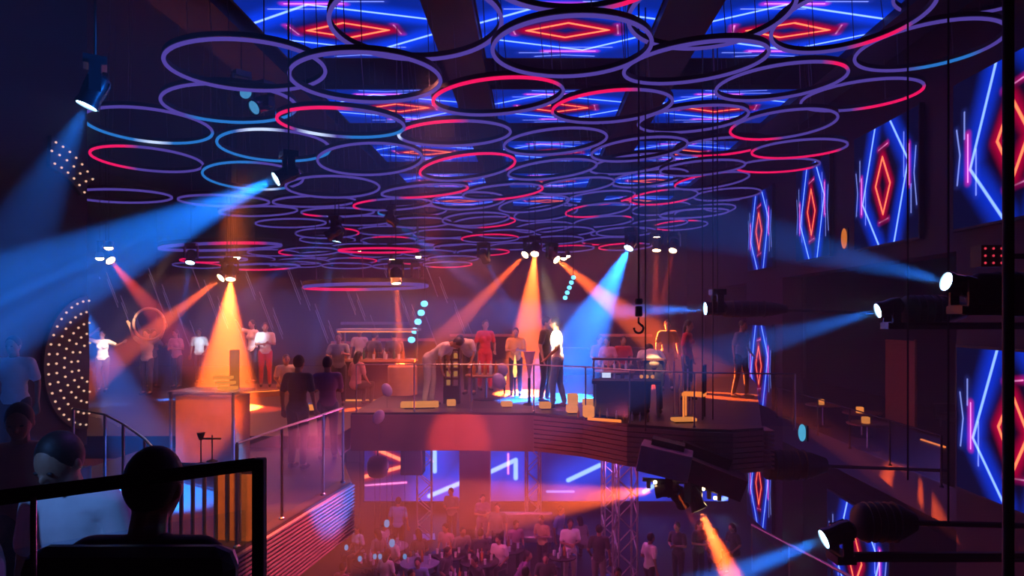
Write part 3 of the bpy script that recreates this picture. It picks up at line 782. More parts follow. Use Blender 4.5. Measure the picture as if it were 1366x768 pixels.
EYE = MB().ball((0,0,0), (.013,.008,.008), 8, 6).mesh('eye'); M['eye'] = mat('dark_eye', (.03,.02,.02), .6); EYE.materials.append(M['eye'])
NPER = 0
def person(pose, loc, rz, label, shirt='black', trousers='charcoal', skin=1, hair='hair', height=1.72, fem=False, group=None, voxel=.011, detail=True):
    key = (pose, fem, voxel)
    if key not in TPL: TPL[key] = build_pose(pose, voxel, fem)
    T = TPL[key]
    t = empty('person', loc, rz, label, 'person', group); s = height/1.72; t.scale = (s,s,s)
    def put(n, me, m):
        o = obj(n, me, None, t); o.material_slots[0].link = 'OBJECT'; o.material_slots[0].material = m; return o
    b = put('body', T['body'], M['skin%d' % skin])
    put('shirt', T['shirt'], cl(shirt)); put('trousers', T['trousers'], cl(trousers)); put('shoe', T['shoe'], M['black']); put('shoe', T['shoe2'], M['black'])
    if hair: put('hair', T['hair'], M[hair])
    if detail:
        for e in T['eyes']: obj('eye', EYE, None, t, e)
    return t
def on(px, Y, floor):            # point on a floor level under photo column px at distance Y
    return (XA(px, Y), Y, floor)
PI_ = math.pi
# far deck and side balcony
person('handhead', on(137,20,MD), R(15), 'person in pale top with one arm over the head, beside the dotted medallion', 'bright', 'denim', 2, fem=True)
tw = person('armsup', on(196,19.2,MD), R(-5), 'person seen from behind with both arms raised, holding a hoop', 'cream', 'charcoal', 2, height=1.75)
person('reach', on(202,21,MD), R(60), 'dim person leaning beside the waist of the hoop holder', 'grey', 'black')
person('phone', on(236,21,MD), R(-10), 'person in pink top between the hoop holder and the broad orange cone', 'pink', 'black', 1, fem=True)
person('relaxed', on(266,22.5,MD), R(10), 'small distant dancer in light blue shirt at the edge of the orange cone', 'bright', 'denim', 1)
person('lift', on(337,19.6,MD+.28), R(-30), 'podium dancer in white vest with raised hand, lit white', 'bright', 'navy', 2, fem=True)
person('phone', on(354,19.2,MD+.22), R(20), 'podium dancer in silver jacket next to the one in white vest', 'light', 'red', 1)
person('sitlean', on(379,17,MD), R(30), 'person in orange-lit light shirt seated behind the man in the dark jacket', 'cream', 'black', 1, height=1.7)
person('stand', on(397,10.9,LD), R(170), 'man seen from behind in a dark navy jacket at the glass rail', 'navy', 'navy', 1, height=1.72)
person('phone', on(437,11.6,LD), R(-160), 'person in purple shirt with curly hair looking down, beside the man in navy', 'purple', 'denim', 1, height=1.66)
person('stand', on(480,21.5,MD), R(0), 'barman in white shirt standing behind the bar', 'light', 'charcoal', 1, height=1.74)
person('reach', on(452,17.0,MD), R(10), 'dim person at the bar counter, nearest the man in navy', 'grey', 'black', 1)
person('sit', on(474,16.8,MD), R(150), 'person in pale top sitting at the bar counter', 'pink', 'black', 2, fem=True)
person('phone', on(497,18.75,MD), R(150), 'dark dressed person standing at the middle of the bar counter', 'charcoal', 'black', 1)
person('phone', on(527,18.95,MD), R(-150), 'dark dressed person at the bar counter next to the orange pillar of light', 'black', 'black', 1)
person('bend', on(572,14.6,DK), R(75), 'man in all white bending over the bottle table', 'light', 'light', 1, height=1.78)
person('bend', on(627,16.6,DK), R(-15), 'man in white shirt and dark tie bowing to the bottle table', 'light', 'charcoal', 1, height=1.80)
person('relaxed', on(647,17.5,DK), R(20), 'person in bright red standing beyond the bottle table', 'red', 'red', 1, fem=True)
person('phone', on(688,16.5,DK), R(0), 'small orange-lit person inside the narrow orange cone', 'yellow', 'black', 2, height=1.55)
person('stand', on(727,15.2,DK), R(70), 'dark dressed man facing the man in dazzling white', 'charcoal', 'black', 2, height=1.8)
person('relaxed', on(744,14.2,DK), R(-100), 'man in dazzling white shirt standing in the beam at the middle of the deck', 'bright', 'blue', 1, height=1.80)
person('sit', on(812,18.5,DK), R(-30), 'person in pink top seated at the dim table beyond the console', 'pink', 'black', 1, fem=True)
person('sit', on(830,19,DK), R(10), 'red-lit person seated at the dim table beside the one in pink', 'red', 'black', 1)
person('sit', on(797,19.5,DK), R(30), 'dim person seated nearest the streaky blue beam', 'grey', 'black', 1)
person('bow', on(872,13.4,DK), R(178), 'man bowing away from the viewer, orange-lit back and dark trousers', 'light', 'navy', 1, height=1.78)
person('stand', on(890,17.5,DK), R(0), 'person with orange-lit hair standing beyond the bowing man', 'charcoal', 'black', 2)
person('relaxed', on(988,16,DK), R(40), 'dim person at the far end of the deck by the screen wall', 'grey', 'black', 1)
person('stand', on(916,15.5,DK), R(60), 'slim dim person in red beside the upright tubes', 'red', 'charcoal', 1, fem=True)
# ground floor
person('phone', on(643,21.2,0), R(20), 'woman in lilac top standing in front of the dark pillar downstairs', 'purple', 'purple', 2, fem=True, height=1.68)
person('phone', on(603,21.8,0), R(-20), 'dim person standing between truss and dark pillar downstairs', 'grey', 'charcoal', 1)
person('stand', on(531,20.5,0), R(175), 'man in vivid blue shirt seen from behind downstairs', 'blue', 'black', 1, height=1.74)
person('sitlean', on(503,20,0), R(60), 'person in grey seated low, just beside the blue-shirted man', 'light', 'black', 1)
person('sit', on(480,19.5,0), R(-40), 'person in pale top seated near the ribbed fascia corner', 'light', 'black', 1, fem=True)
person('stand', on(456,15.5,0), R(150), 'person in pink shirt in the bottom corner under the ribbed fascia', 'pink', 'denim', 2, height=1.6)
person('stand', on(664,20,0), R(-10), 'person with something white in hand before the dark pillar', 'grey', 'black', 2)
person('sit', on(686,19.9,0), R(30), 'dim seated person at the foot of the middle truss', 'pink', 'black', 1)
person('phone', on(724,19.2,0), R(-30), 'amber-lit person at the foot of the middle truss', 'yellow', 'black', 2, height=1.6)
person('phone', on(760,18.3,0), R(10), 'man in yellow-lit white shirt at the high table downstairs', 'bright', 'cream', 1, height=1.78)
person('relaxed', on(746,19.7,0), R(60), 'person in blue-grey behind the man in the yellow-lit shirt', 'blue', 'denim', 1)
person('relaxed', on(799,17.6,0), R(172), 'broad man seen from behind in dark vest downstairs', 'charcoal', 'grey', 1, height=1.8)
person('relaxed', on(866,17.2,0), R(120), 'man in bright white t-shirt standing near the truss with the orange beam', 'bright', 'black', 1, height=1.72)
person('phone', on(905,18.2,0), R(-40), 'person with red-lit face beyond the white t-shirt', 'charcoal', 'black', 2)
person('phone', on(931,18.4,0), R(30), 'person with amber-lit face beside the steep orange beam', 'charcoal', 'black', 2, fem=True)
person('stand', on(824,14.9,0), R(0), 'person with red cap whose head shows at the bottom edge', 'charcoal', 'black', 1)
person('stand', on(548,14.8,0), R(30), 'person with glowing red hood at the bottom edge', 'red', 'black', 1)
person('relaxed', on(700,14.8,0), R(160), 'person in lilac whose shoulder shows at the bottom edge', 'purple', 'black', 1, height=1.75)
# seated guests around the ground floor tables (dim crowd)
GU = [(507,19.0,'grey'),(528,18.6,'light'),(560,18.9,'charcoal'),(597,19.6,'pink'),(612,19.6,'grey'),(640,18.9,'charcoal'),(668,18.6,'light'),(592,17.6,'charcoal'),(645,17.2,'black'),(560,17.2,'blue'),(513,17.3,'light'),(690,17.5,'purple'),(728,17.2,'charcoal'),(955,19.0,'grey'),(980,19.6,'charcoal'),(780,20.2,'grey')]
WH = ['closest to the ribbed fascia','at the cloth-covered round table','near the lattice truss foot','on the sofa by the dark pillar','between the two sofas','beside the bucket of bottles','under the orange haze','in the middle of the darkest tables','at the edge of the dance floor','with back to the viewer at the bottom row','at the low table with blue glints','by the foot of the middle truss','near the high table','under the steep orange beam','in the corner under the gallery','behind the broad man in the vest']
for (px, Y, c), w in zip(GU, WH):
    person('sit' if random.random() < .6 else 'sitlean', on(px, Y, 0), random.uniform(-PI, PI), 'dim guest in %s seated downstairs %s' % (c, w), c, 'black', random.choice((1,2)), fem=random.random() < .5, group='seated guests on the ground floor', detail=False)
# ------------------------------------------------------------------ furniture and fittings
def bottle_mesh(h=.3, r=.038):
    return MB().lathe([(r*.9,0),(r,.01),(r,h*.6),(r*.38,h*.76),(r*.34,h*.97),(r*.42,h)], n=12).mesh('bottle')
BOT = bottle_mesh(); BOT.materials.append(None)
M['bottle_amber'] = mat('amber_bottle_glass', (.5,.2,.05), .15, coat=.5); M['bottle_clear'] = mat('pale_bottle_glass', (.5,.6,.75), .1, coat=.5); M['bottle_green'] = mat('green_bottle_glass', (.05,.2,.1), .15, coat=.5)
GLS = MB().lathe([(.034,0),(.036,.1),(.040,.13),(.036,.13),(.032,.02)], n=12).mesh('tumbler'); GLS.materials.append(mat('tumbler_glass', (.6,.68,.8), .08, coat=.6))
def bottle(loc, m, label, group, s=1.0):
    o = obj('bottle', BOT, None); o.location = loc; o.scale = (s,s,s); o.material_slots[0].link = 'OBJECT'; o.material_slots[0].material = M[m]
    tag(o, label, 'bottle', group); return o
def tumbler(loc, label, group):
    o = obj('tumbler', GLS, None); o.location = loc; tag(o, label, 'glass', group); return o
def low_table(loc, label, r=.38, h=.5, lit=False, group=None, m='wood'):
    t = empty('cocktail_table', loc, 0, label, 'table', group)
    obj('table_top', MB().lathe([(r*.98,h-.04),(r,h-.03),(r,h-.005),(r*.98,h)], n=28), M[m], t)
    obj('pedestal', MB().lathe([(.03,.03),(.03,h-.04)], n=12), M['steel'], t)
    obj('foot', MB().lathe([(r*.6,0),(r*.6,.015),(.05,.035)], n=24), M['black'], t)
    return t
def high_table(loc, label, r=.35, h=1.05, group=None): return low_table(loc, label, r, h, False, group, 'black_gloss')
def sofa(loc, rz, w, label, m='leather', group=None):
    t = empty('sofa', loc, rz, label, 'sofa', group)
    obj('seat', MB().box((0,0,.30), (w,.72,.2)), M[m], t, bevel=.05)
    obj('backrest', MB().box((0,.34,.62), (w,.18,.62)), M[m], t, bevel=.05)
    for sx in (-1,1): obj('armrest', MB().box((sx*(w/2+.07),0,.40), (.14,.78,.42)), M[m], t, bevel=.04)
    for sx in (-1,1):
        for sy in (-1,1): obj('leg', MB().lathe([(.02,0),(.03,.2)], (sx*(w/2-.08), sy*.28, 0), 8), M['steel'], t)
    return t
def balustrade(pts, base, label, h=1.05, posts=True, m='steel', gm='glass', pr=.018, rail_r=.014):
    t = empty('glass_balustrade', (pts[0][0], pts[0][1], base), 0, label, 'balustrade')
    o = Vector((pts[0][0], pts[0][1], 0)); L_ = [Vector((x, y, 0))-o for x, y in pts]
    obj('handrail', MB().tube([p+Vector((0,0,h)) for p in L_], rail_r, 8), M[m], t)
    for i in range(len(L_)-1):
        a, b = L_[i], L_[i+1]; d = b-a
        obj('glass_panel', MB().box((a+b)/2+Vector((0,0,h/2)), (d.length-.08, .012, h-.12), rz=math.atan2(d.y, d.x)), M[gm], t)
    for p in L_:
        po = obj('post', MB().tube([p, p+Vector((0,0,h))], pr, 8), M[m], t)
        obj('base_collar', MB().lathe([(pr*2,0),(pr*2,.015),(pr*1.2,.03)], p, 12), M[m], po)
    return t
balustrade([(-6.4,9.9),(-5.6,9.3),(-4.9,8.5),(-4.1,7.5),(-3.4,6.5)], LD, 'curved glass balustrade with steel rail crossed by the wide blue beam')
balustrade([(-3.0,7.2),(-2.9,8.2),(-2.75,9.3),(-2.68,10.0)], LD, 'glass balustrade with bright steel posts above the ribbed fascia')
balustrade([(-3.4,13.65),(-2.3,13.7),(-1.2,13.7),(0,13.6),(.95,13.05),(1.65,12.25),(2.65,11.75),(4.2,11.45)], DK, 'long glass balustrade along the front edge of the far deck', h=.9, pr=.014, rail_r=.012)
# gallery rail running along the screen wall
balustrade([(XR-.15,y) for y in (12.4,14.2,16.0,17.8,19.6,20.8)], CAMZ-3.0, 'dark railing along the gallery edge on the screen wall', h=.9, m='black', gm='glass', pr=.02)

# glass fronted counter glowing orange on the side balcony
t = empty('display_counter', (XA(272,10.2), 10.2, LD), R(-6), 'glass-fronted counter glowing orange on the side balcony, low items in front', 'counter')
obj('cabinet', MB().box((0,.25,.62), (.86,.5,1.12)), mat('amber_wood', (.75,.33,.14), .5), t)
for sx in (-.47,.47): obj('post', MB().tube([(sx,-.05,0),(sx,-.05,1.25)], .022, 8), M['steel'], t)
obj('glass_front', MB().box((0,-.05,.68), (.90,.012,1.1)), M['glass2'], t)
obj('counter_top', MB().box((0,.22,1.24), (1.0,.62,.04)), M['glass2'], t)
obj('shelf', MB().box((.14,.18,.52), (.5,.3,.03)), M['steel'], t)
for k in range(3):
    tag(obj('boxed_light', MB().box(tuple(P(290+k*3, 505+k*7, 10.2)+Vector((0,.2,0))), (.26,.12,.045)), M['lamp_warm'], bevel=.008), 'warm glowing flat box lying on the glass counter, %s of three' % ('top','middle','lowest')[k], 'light box', 'glowing boxes on the counter')
# polished steel screen behind the seated man
t = empty('steel_screen', (XA(300,7.4), 7.4, LD), R(-8), 'row of polished steel tubes and amber panel seen through the seat rail glass', 'screen')
pan = obj('panel', MB().box((.12,.05,.25), (.44,.03,1.05)), mat('amber_brass', (.85,.42,.16), .35, metal=.4), t)
for k in range(7): obj('tube', MB().tube([(-.62+k*.13,0,-.25),(-.62+k*.13,0,.78)], .022, 8), M['steel'], t)
obj('top_bar', MB().tube([(-.68,0,.78),(.36,0,.78)], .025, 8), M['steel'], t)
# water pipe style items
for k, (px, py) in enumerate(((268,590),(283,586))):
    p_ = P(px, py, 8.0)
    t = empty('table_lamp', p_-Vector((0,0,.25)), 0, ('small black lamp with flared head in front of the orange counter','small black crossbar stand in front of the orange counter')[k], 'lamp')
    obj('stem', MB().tube([(0,0,0),(0,0,.3)], .008, 6), M['black'], t)
    obj('base', MB().lathe([(.06,0),(.06,.01),(.01,.03)], n=14), M['black'], t)
    if k == 0: obj('shade', MB().lathe([(.02,.28),(.045,.36),(.04,.36)], n=12), M['black'], t)
    else: obj('crossbar', MB().tube([(-.1,0,.26),(.1,0,.26)], .012, 6), M['black'], t)

# dotted bulb medallions on the partition wall
def medallion(yc, zc, rads, a0, a1, label, step=.125):
    t = empty('bulb_medallion', (-6.9, yc, zc), 0, label, 'wall light')
    n = 40; vs = []
    rr = max(rads)+.07
    poly = [(rr*math.cos(R(a0+(a1-a0)*i/n)), rr*math.sin(R(a0+(a1-a0)*i/n))) for i in range(n+1)] + ([(0,0)] if a1-a0 > 100 else [( (min(rads)-.07)*math.cos(R(a1-(a1-a0)*i/n)), (min(rads)-.07)*math.sin(R(a1-(a1-a0)*i/n))) for i in range(n+1)])
    k = len(poly); V = [(0,u,v) for u, v in poly]+[(.05,u,v) for u, v in poly]
    mb = MB().add(V, [list(range(k))[::-1], list(range(k,2*k))]+[(i,(i+1)%k,k+(i+1)%k,k+i) for i in range(k)])
    obj('backing_plate', mb, M['black'], t)
    bm_ = MB().ball((0,0,0), .017, 8, 6).mesh('bulb'); bm_.materials.append(M['bulb'])
    for r in rads:
        m_ = max(2, int(R(abs(a1-a0))*r/step))
        for i in range(m_+1):
            a = R(a0+(a1-a0)*(i+.5*(rads.index(r)%2))/(m_+.5))
            obj('bulb', bm_, None, t, (.065, r*math.cos(a), r*math.sin(a)))
    return t
medallion(10.98, CAMZ-.73, [.95,.78,.61,.45,.30], 92, 268, 'half-round dotted medallion of warm bulbs at the end of the partition, blue light on it', .14)
medallion(10.0, CAMZ+.87, [1.30,1.46,1.61], 50, 86, 'curved rows of warm bulbs high on the partition near the hoops', .16)

# hoop held by the dancer
o = obj('party_hoop', MB().tube([(.42*math.cos(2*PI*i/40),0,.42*math.sin(2*PI*i/40)) for i in range(40)], .035, 8, closed=True), mat('tan_hoop', (.6,.4,.3), .6))
o.location = P(199,432,19.1); tag(o, 'wide hoop held overhead by the person with raised arms', 'hoop')

# bar on the raised balcony
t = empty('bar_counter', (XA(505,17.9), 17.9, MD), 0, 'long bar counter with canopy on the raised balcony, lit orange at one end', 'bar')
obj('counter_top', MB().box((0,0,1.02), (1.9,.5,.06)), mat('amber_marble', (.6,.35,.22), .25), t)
obj('front_panel', MB().box((0,.05,.5), (1.8,.30,.98)), M['wall_purple'], t)
obj('canopy', MB().box((0,.1,1.78), (2.0,.7,.05)), M['silver_cloth'], t)
obj('canopy_light', MB().box((-.05,-.24,1.735), (1.85,.02,.03)), M['strip_orange'], t)
for sx in (-1,1): obj('canopy_post', MB().tube([(sx*.92,.3,1.05),(sx*.92,.3,1.76)], .025, 8), M['steel'], t)
obj('foot_light', MB().box((0,-.18,.03), (1.7,.03,.04)), M['lamp_warm'], t)
for k in range(7):
    bottle((XA(505,17.9)-.8+k*.24+random.uniform(-.03,.03), 17.8+random.uniform(-.08,.1), MD+1.051), ('bottle_amber','bottle_clear','bottle_green')[k%3], '%s bottle on the bar counter, %s from the side balcony end' % (('amber','pale','green')[k%3], ORD[k]), 'bottles on the bar counter', .9)
for k in range(5):
    tumbler((XA(505,17.9)-.7+k*.31, 17.72, MD+1.051), 'tumbler at the front edge of the bar counter', 'tumblers on the bar counter')
# light pillar at the bar end
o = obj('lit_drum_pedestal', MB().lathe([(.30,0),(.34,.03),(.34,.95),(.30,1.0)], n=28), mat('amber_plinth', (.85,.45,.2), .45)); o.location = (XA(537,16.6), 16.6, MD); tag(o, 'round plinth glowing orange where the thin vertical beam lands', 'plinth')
# horizontal neon rails on the rear wall
for i, (x0, x1, y, col) in enumerate(((442,470,457,0),(498,580,453,0),(600,690,447,0),(800,870,447,0),(455,545,431,1))):
    Y = 31; a = P(x0, y, Y); b = P(x1, y, Y)
    o = obj('wall_rail_light', MB().tube([Vector((0,0,0)), b-a], .07, 6), emis('rail_glow_%d' % i, ((1,.10,.13),(.2,.08,.4))[col], .28)); o.location = a
    tag(o, ('short pink rail light on the rear wall beside the barman','long pink rail light on the rear wall past the barman','faint pink rail light on the rear wall behind the red dressed person','pink rail light on the rear wall beyond the console','thin violet rail light above the barman')[i], 'rail light', 'rail lights on the rear wall')
# slanting strands; the light they reflect is painted in as faint emission
M['rod'] = emis('painted_violet_sheen', (.42,.2,.5), .30)
k = 0
for i in range(54):
    px = 125 + (i*37 % 500); py = 350 + (i*53 % 90); ln = 22 + (i*29 % 30)
    if py+ln > 465: py = 465-ln
    a = P(px, py, 29.5); b = P(px+ln*.38, py+ln, 29.5)
    o = obj('hanging_strand', MB().tube([Vector((0,0,0)), b-a], .014, 5), M['rod']); o.location = a
    tag(o, 'thin slanting strand with painted violet sheen before the rear wall', 'light rod', 'slanting strands before the rear wall')
# rows of blue lamps
for (x0,y0,x1,y1,lab,Y) in ((566,405,549,453,'slanting batten of five blue lamps above the bar',19.5),(765,370,754,397,'slanting batten of five blue lamps beside the bright standing man',18.5)):
    a = P(x0,y0,Y); b = P(x1,y1,Y); t = empty('hanging_lamp_batten', a, 0, lab, 'lamp batten')
    obj('bar', MB().tube([Vector((0,.08,0)), b-a+Vector((0,.08,0))], .04, 6), M['black'], t)
    bl = MB().ball((0,0,0), (.10,.05,.085) if Y > 19 else (.06,.04,.055), 10, 8).mesh('lamp'); bl.materials.append(M['blue_blob'])
    for j in range(5): obj('lamp', bl, None, t, (b-a)*(j/4))
    obj('hanging_wire', MB().tube([(0,.1,0),(0,.1,12.9-a.z)], .01, 4), M['black'], t)
# bottle rack table between the bending men
t = empty('bottle_rack', (XA(603,14.9), 14.9, DK), 0, 'dark lantern-like bottle rack with glowing compartments between the two bending men', 'rack')
fr = MB()
for sx in (-1,0,1): fr.box((sx*.15,0,.78), (.03,.22,.9))
for z in (.36,.52,.72,.92,1.12,1.22): fr.box((0,0,z), (.33,.22,.03))
fr.box((0,0,.18), (.34,.24,.34))
obj('frame', fr, M['black'], t)
for (sx, z) in ((-1,.81),(1,.81),(-1,.62),(1,.62),(-1,.44),(1,1.0)):
    obj('glowing_bottle', MB().box((sx*.075,.0,z), (.075,.08,.11)), M['lamp_dim'], t, bevel=.015)
obj('crown', MB().lathe([(.15,1.22),(.12,1.28),(.04,1.33)], n=16), M['black'], t)
# glowing furniture blocks on the deck
def glow_block(px, py, Y, w, h, d, label, m='lamp_warm', floor=DK):
    c = P(px, py, Y); t = empty('light_cube', (c.x, Y, floor), R(8), label, 'light cube')
    z = max(c.z-floor, h/2+.02)
    obj('diffuser', MB().box((0,0,z), (w,d,h)), M[m], t, bevel=.02)
    obj('base', MB().box((0,0,(z-h/2)/2), (w*.8,d*.8,z-h/2)), M['black'], t)
    return t
for a in ((424,543,15.5,.5,.10,.3,'glowing low bench beside the orange counter, long flat one','lamp_warm',LD+.2),(560,541,14.2,.75,.10,.3,'wide glowing step edge at the feet of the man in white'),(602,540,14.4,.18,.12,.2,'small glowing block under the bottle rack'),
          (676,539,14.3,.22,.10,.2,'small glowing block in front of the tall purple vase'),(727,546,14.0,.22,.12,.2,'glowing block at the feet of the dark dressed man'),(764,538,14.6,.2,.22,.2,'upper glowing cube beside the man in white trousers'),
          (786,538,14.4,.26,.13,.2,'flat glowing block beyond the glowing cube'),(763,553,13.4,.2,.14,.2,'lower glowing cube beside the man in white trousers'),(785,562,12.8,.18,.2,.2,'glowing cube at the corner of the deck edge'),
          (912,565,12.3,.42,.06,.2,'long glowing strip block near the upright tubes')):
    glow_block(*a)
o = obj('edge_light_strip', MB().box((0,0,0), (.62,.03,.045)), M['strip_orange']); o.location = (XA(806,12.4), 12.4, DK+.024); o.rotation_euler = (0,0,R(-28)); tag(o, 'orange light strip on the deck edge under the console', 'light strip')
t = empty('glow_painted_chair', (XA(926,12.9), 12.9, DK), R(-20), 'small chair with painted orange glow on its frame by the upright tubes', 'chair')
obj('seat', MB().box((0,0,.42), (.4,.36,.05)), M['strip_orange'], t); obj('backrest', MB().box((.18,.0,.7), (.04,.36,.5)), M['black'], t)  # orange light on seat and legs is put in as emission
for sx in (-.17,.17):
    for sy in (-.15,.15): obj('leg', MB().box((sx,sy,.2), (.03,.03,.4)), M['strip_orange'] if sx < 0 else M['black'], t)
# DJ console
cx = XA(835,13.2)
t = empty('mixing_console', (cx, 13.2, DK), R(-6), 'mixing console desk with small lit displays in front of the bowing man', 'console')
obj('desk', MB().box((0,0,.62), (1.25,.5,.06)), M['wall_purple'], t)
obj('cabinet', MB().box((-.1,.05,.3), (.9,.38,.58)), M['wall_purple'], t)
for sx in (-1,1): obj('leg', MB().box((sx*.58,0,.3), (.04,.4,.6)), M['steel'], t)
obj('raised_shelf', MB().box((.05,.22,1.02), (1.35,.18,.04)), M['fascia'], t)
for sx in (-1,1): obj('shelf_post', MB().tube([(sx*.6,.22,.64),(sx*.6,.22,1.0)], .015, 6), M['steel'], t)
obj('display', MB().box((-.36,-.1,.74), (.16,.02,.09)), emis('console_display', (.8,.8,1), 1.2), t)
for sx in (.28,.38,.48): obj('indicator_lamp', MB().ball((sx,-.1,.72), .035, 8, 6), M['lamp_warm'], t)
for k in range(10):
    bottle((cx-.9+k*.13, 12.62-(.06*k if k > 4 else 0)+.25, DK+.001), 'bottle_clear' if k % 3 else 'bottle_amber', 'small bottle standing on the deck edge in front of the console', 'bottles along the deck edge', .55)
# tall vase, discs
t = empty('tall_vase', (XA(706,14.7), 14.7, DK), 0, 'tall tapering lilac vase on a stand near the narrow orange cone', 'vase')
obj('stand', MB().lathe([(.14,0),(.12,.02),(.03,.05),(.03,.55)], n=14), M['black'], t)
obj('vase_body', MB().lathe([(.02,.55),(.05,.75),(.11,1.05),(.125,1.1),(.11,1.1)], n=18), mat('lilac_ceramic', (.55,.4,.7), .4), t)
# reflecting balloons
M['balloon'] = mat('lilac_balloon', (.45,.42,.85), .3, coat=.5)
for i, (px, py, Y, s, lab) in enumerate(((666,508,14.3,.17,'oval lilac balloon beside the narrow orange cone, the brighter one'),(671,492,14.6,.13,'dim oval lilac balloon above the brighter one'),(505,556,13.2,.14,'oval pale blue balloon in front of the deck fascia'),(516,520,14.2,.14,'round blue balloon at the bar end'))):
    c = P(px, py, Y); t = empty('hanging_balloon', c, 0, lab, 'balloon', 'oval balloons')
    obj('balloon_skin', MB().ball((0,0,0), (s*.75,s*.7,s), 16, 12, M=Matrix.Rotation(R(-25 if i != 2 else 30), 3, 'Y')), M['balloon'], t)
    obj('string', MB().tube([(0,0,-s),(.01,0,-s-.3)], .004, 4), M['cable'], t)
# upright tubes by the screen end of the deck
t = empty('tube_screen', (XA(908,13.2), 13.2, DK), 0, 'group of upright glass tubes at the end of the far deck', 'screen')
for k, (dx, h) in enumerate(((-.12,1.0),(-.02,.75),(.06,1.1),(.15,.85),(.22,.6))): obj('tube', MB().tube([(dx,.03*k,0),(dx,.03*k,h)], .016, 6), mat('lilac_tube_%d' % k, (.5,.4,.7), .2, coat=.5), t)
# deck tables and sofas
low_table((XA(648,15.6),15.6,DK), 'round dark table beyond the bottle rack with bottles', .45, .55)
low_table((XA(820,17.4),17.4,DK), 'round low table in front of the dim seated trio', .5, .5)
for k in range(5): bottle((XA(648,15.6)-.25+.12*k, 15.5+.05*(k%2), DK+.551), ('bottle_amber','bottle_clear')[k%2], '%s bottle on the round table beyond the bottle rack' % ('amber','pale')[k%2], 'bottles on the round deck table')
for k in range(5): bottle((XA(820,17.4)-.3+.14*k, 17.3+.08*(k%2), DK+.501), ('bottle_clear','bottle_amber')[k%2], '%s bottle on the low table of the dim seated trio' % ('pale','amber')[k%2], 'bottles on the low deck table', .8)
sofa((XA(815,19.4),19.95,DK), 0, 2.6, 'long dark sofa carrying the dim seated trio', 'leather')
# table-top flames
for i, (px, py, Y, lab) in enumerate(((687,478,16.0,'tall sparkling orange candle in the narrow orange cone'),(673,486,16.4,'short orange candle beside the sparkling one'))):
    c = P(px, py+25, Y); t = empty('candle_stand', (c.x, Y, DK), 0, lab, 'candle')
    obj('stand', MB().lathe([(.1,0),(.02,.04),(.02,c.z-DK-.05),(.06,c.z-DK)], n=12), M['black'], t)
    obj('flame', MB().lathe([(.02,c.z-DK),(.05,c.z-DK+.12),(.03,c.z-DK+.3),(.005,c.z-DK+.5-.2*i)], n=10), emis('flame_%d' % i, (1,.5,.12), 3), t)
# tall lit totem on the side balcony
o = obj('light_column', MB().box((0,0,.72), (.16,.16,1.44)), emis('amber_totem', (1,.25,.06), .55), bevel=.02); o.location = (XA(313,14.5), 14.5, MD+.001); tag(o, 'upright amber light column beside the podium', 'light column')
t = empty('podium', (XA(346,19.4), 19.4, MD), 0, 'low round podium under the two dancers in white and silver', 'podium')
obj('platform', MB().lathe([(.85,0),(.85,.18),(.83,.20)], n=32), M['wood'], t); obj('rim_light', MB().tube([(.86*math.cos(2*PI*i/32),.86*math.sin(2*PI*i/32),.15) for i in range(32)], .015, 6, closed=True), M['strip_orange'], t)
# trusses on the ground floor
def truss(px, Y, w, z0, z1, label):
    t = empty('lattice_truss', (XA(px, Y), Y, z0), R(10), label, 'truss'); h = z1-z0
    for sx in (-1,1):
        for sy in (-1,1): obj('chord', MB().tube([(sx*w/2,sy*w/2,0),(sx*w/2,sy*w/2,h)], .028, 8), M['alu'], t)
    lac = MB(); n = int(h/(w*.9)); s_ = h/n
    for i in range(n):
        z = i*s_; f = 1 if i % 2 else -1
        for sy in (-1,1): lac.tube([(-f*w/2,sy*w/2,z),(f*w/2,sy*w/2,z+s_)], .016, 6)
        for sx in (-1,1): lac.tube([(sx*w/2,-f*w/2,z),(sx*w/2,f*w/2,z+s_)], .016, 6)
    obj('lattice', lac, M['alu'], t); obj('base_plate', MB().box((0,0,.01), (w*1.5,w*1.5,.02)), M['steel'], t)
    return t
truss(566, 22.4, .45, 0, CAMZ-3.3, 'lattice truss tower glowing orange, beside the hanging black speaker')
truss(711, 22.6, .42, 0, CAMZ-3.3, 'lattice truss tower at the middle, amber at its foot')
truss(834, 17.2, .46, 0, DK-.75, 'widest lattice truss tower crossed by the level orange beam')
truss(812, 19.0, .3, 0, DK-.75, 'slim blue-lit truss tower behind the widest one')
struct('pillar', MB().box((XA(634,23.5), 23.5, 2.2), (1.0,.5,4.4)), M['fascia'])
# speakers
def speaker(px, py, Y, w, h, d, label, rz=0):
    c = P(px, py, Y); t = empty('hanging_loudspeaker', c, rz, label, 'loudspeaker')
    obj('cabinet', MB().box((0,0,0), (w,d,h)), M['black'], t, bevel=.02)
    obj('grille', MB().box((0,-d/2-.008,0), (w*.9,.012,h*.92)), mat('speaker_grille', (.03,.03,.035), .8, bump=.5, scale=80), t)
    obj('hanging_bracket', MB().tube([(0,0,h/2),(0,0,DK-.75-c.z if DK-.75 > c.z else 12.9-c.z)], .02, 6), M['black'], t)
    return t
speaker(551, 612, 18.0, .55, .72, .5, 'black box loudspeaker hanging under the deck beside the orange truss')
t = empty('hanging_ball_speaker', P(504,622,15.8), 0, 'round black loudspeaker hanging by the ribbed fascia corner', 'loudspeaker')
obj('cabinet', MB().lathe([(.12,-.24),(.2,-.2),(.24,-.05),(.24,.08),(.18,.2),(.1,.24)], n=22), M['black'], t); obj('hanging_bracket', MB().tube([(0,0,.2),(0,0,.6)], .02, 6), M['black'], t)
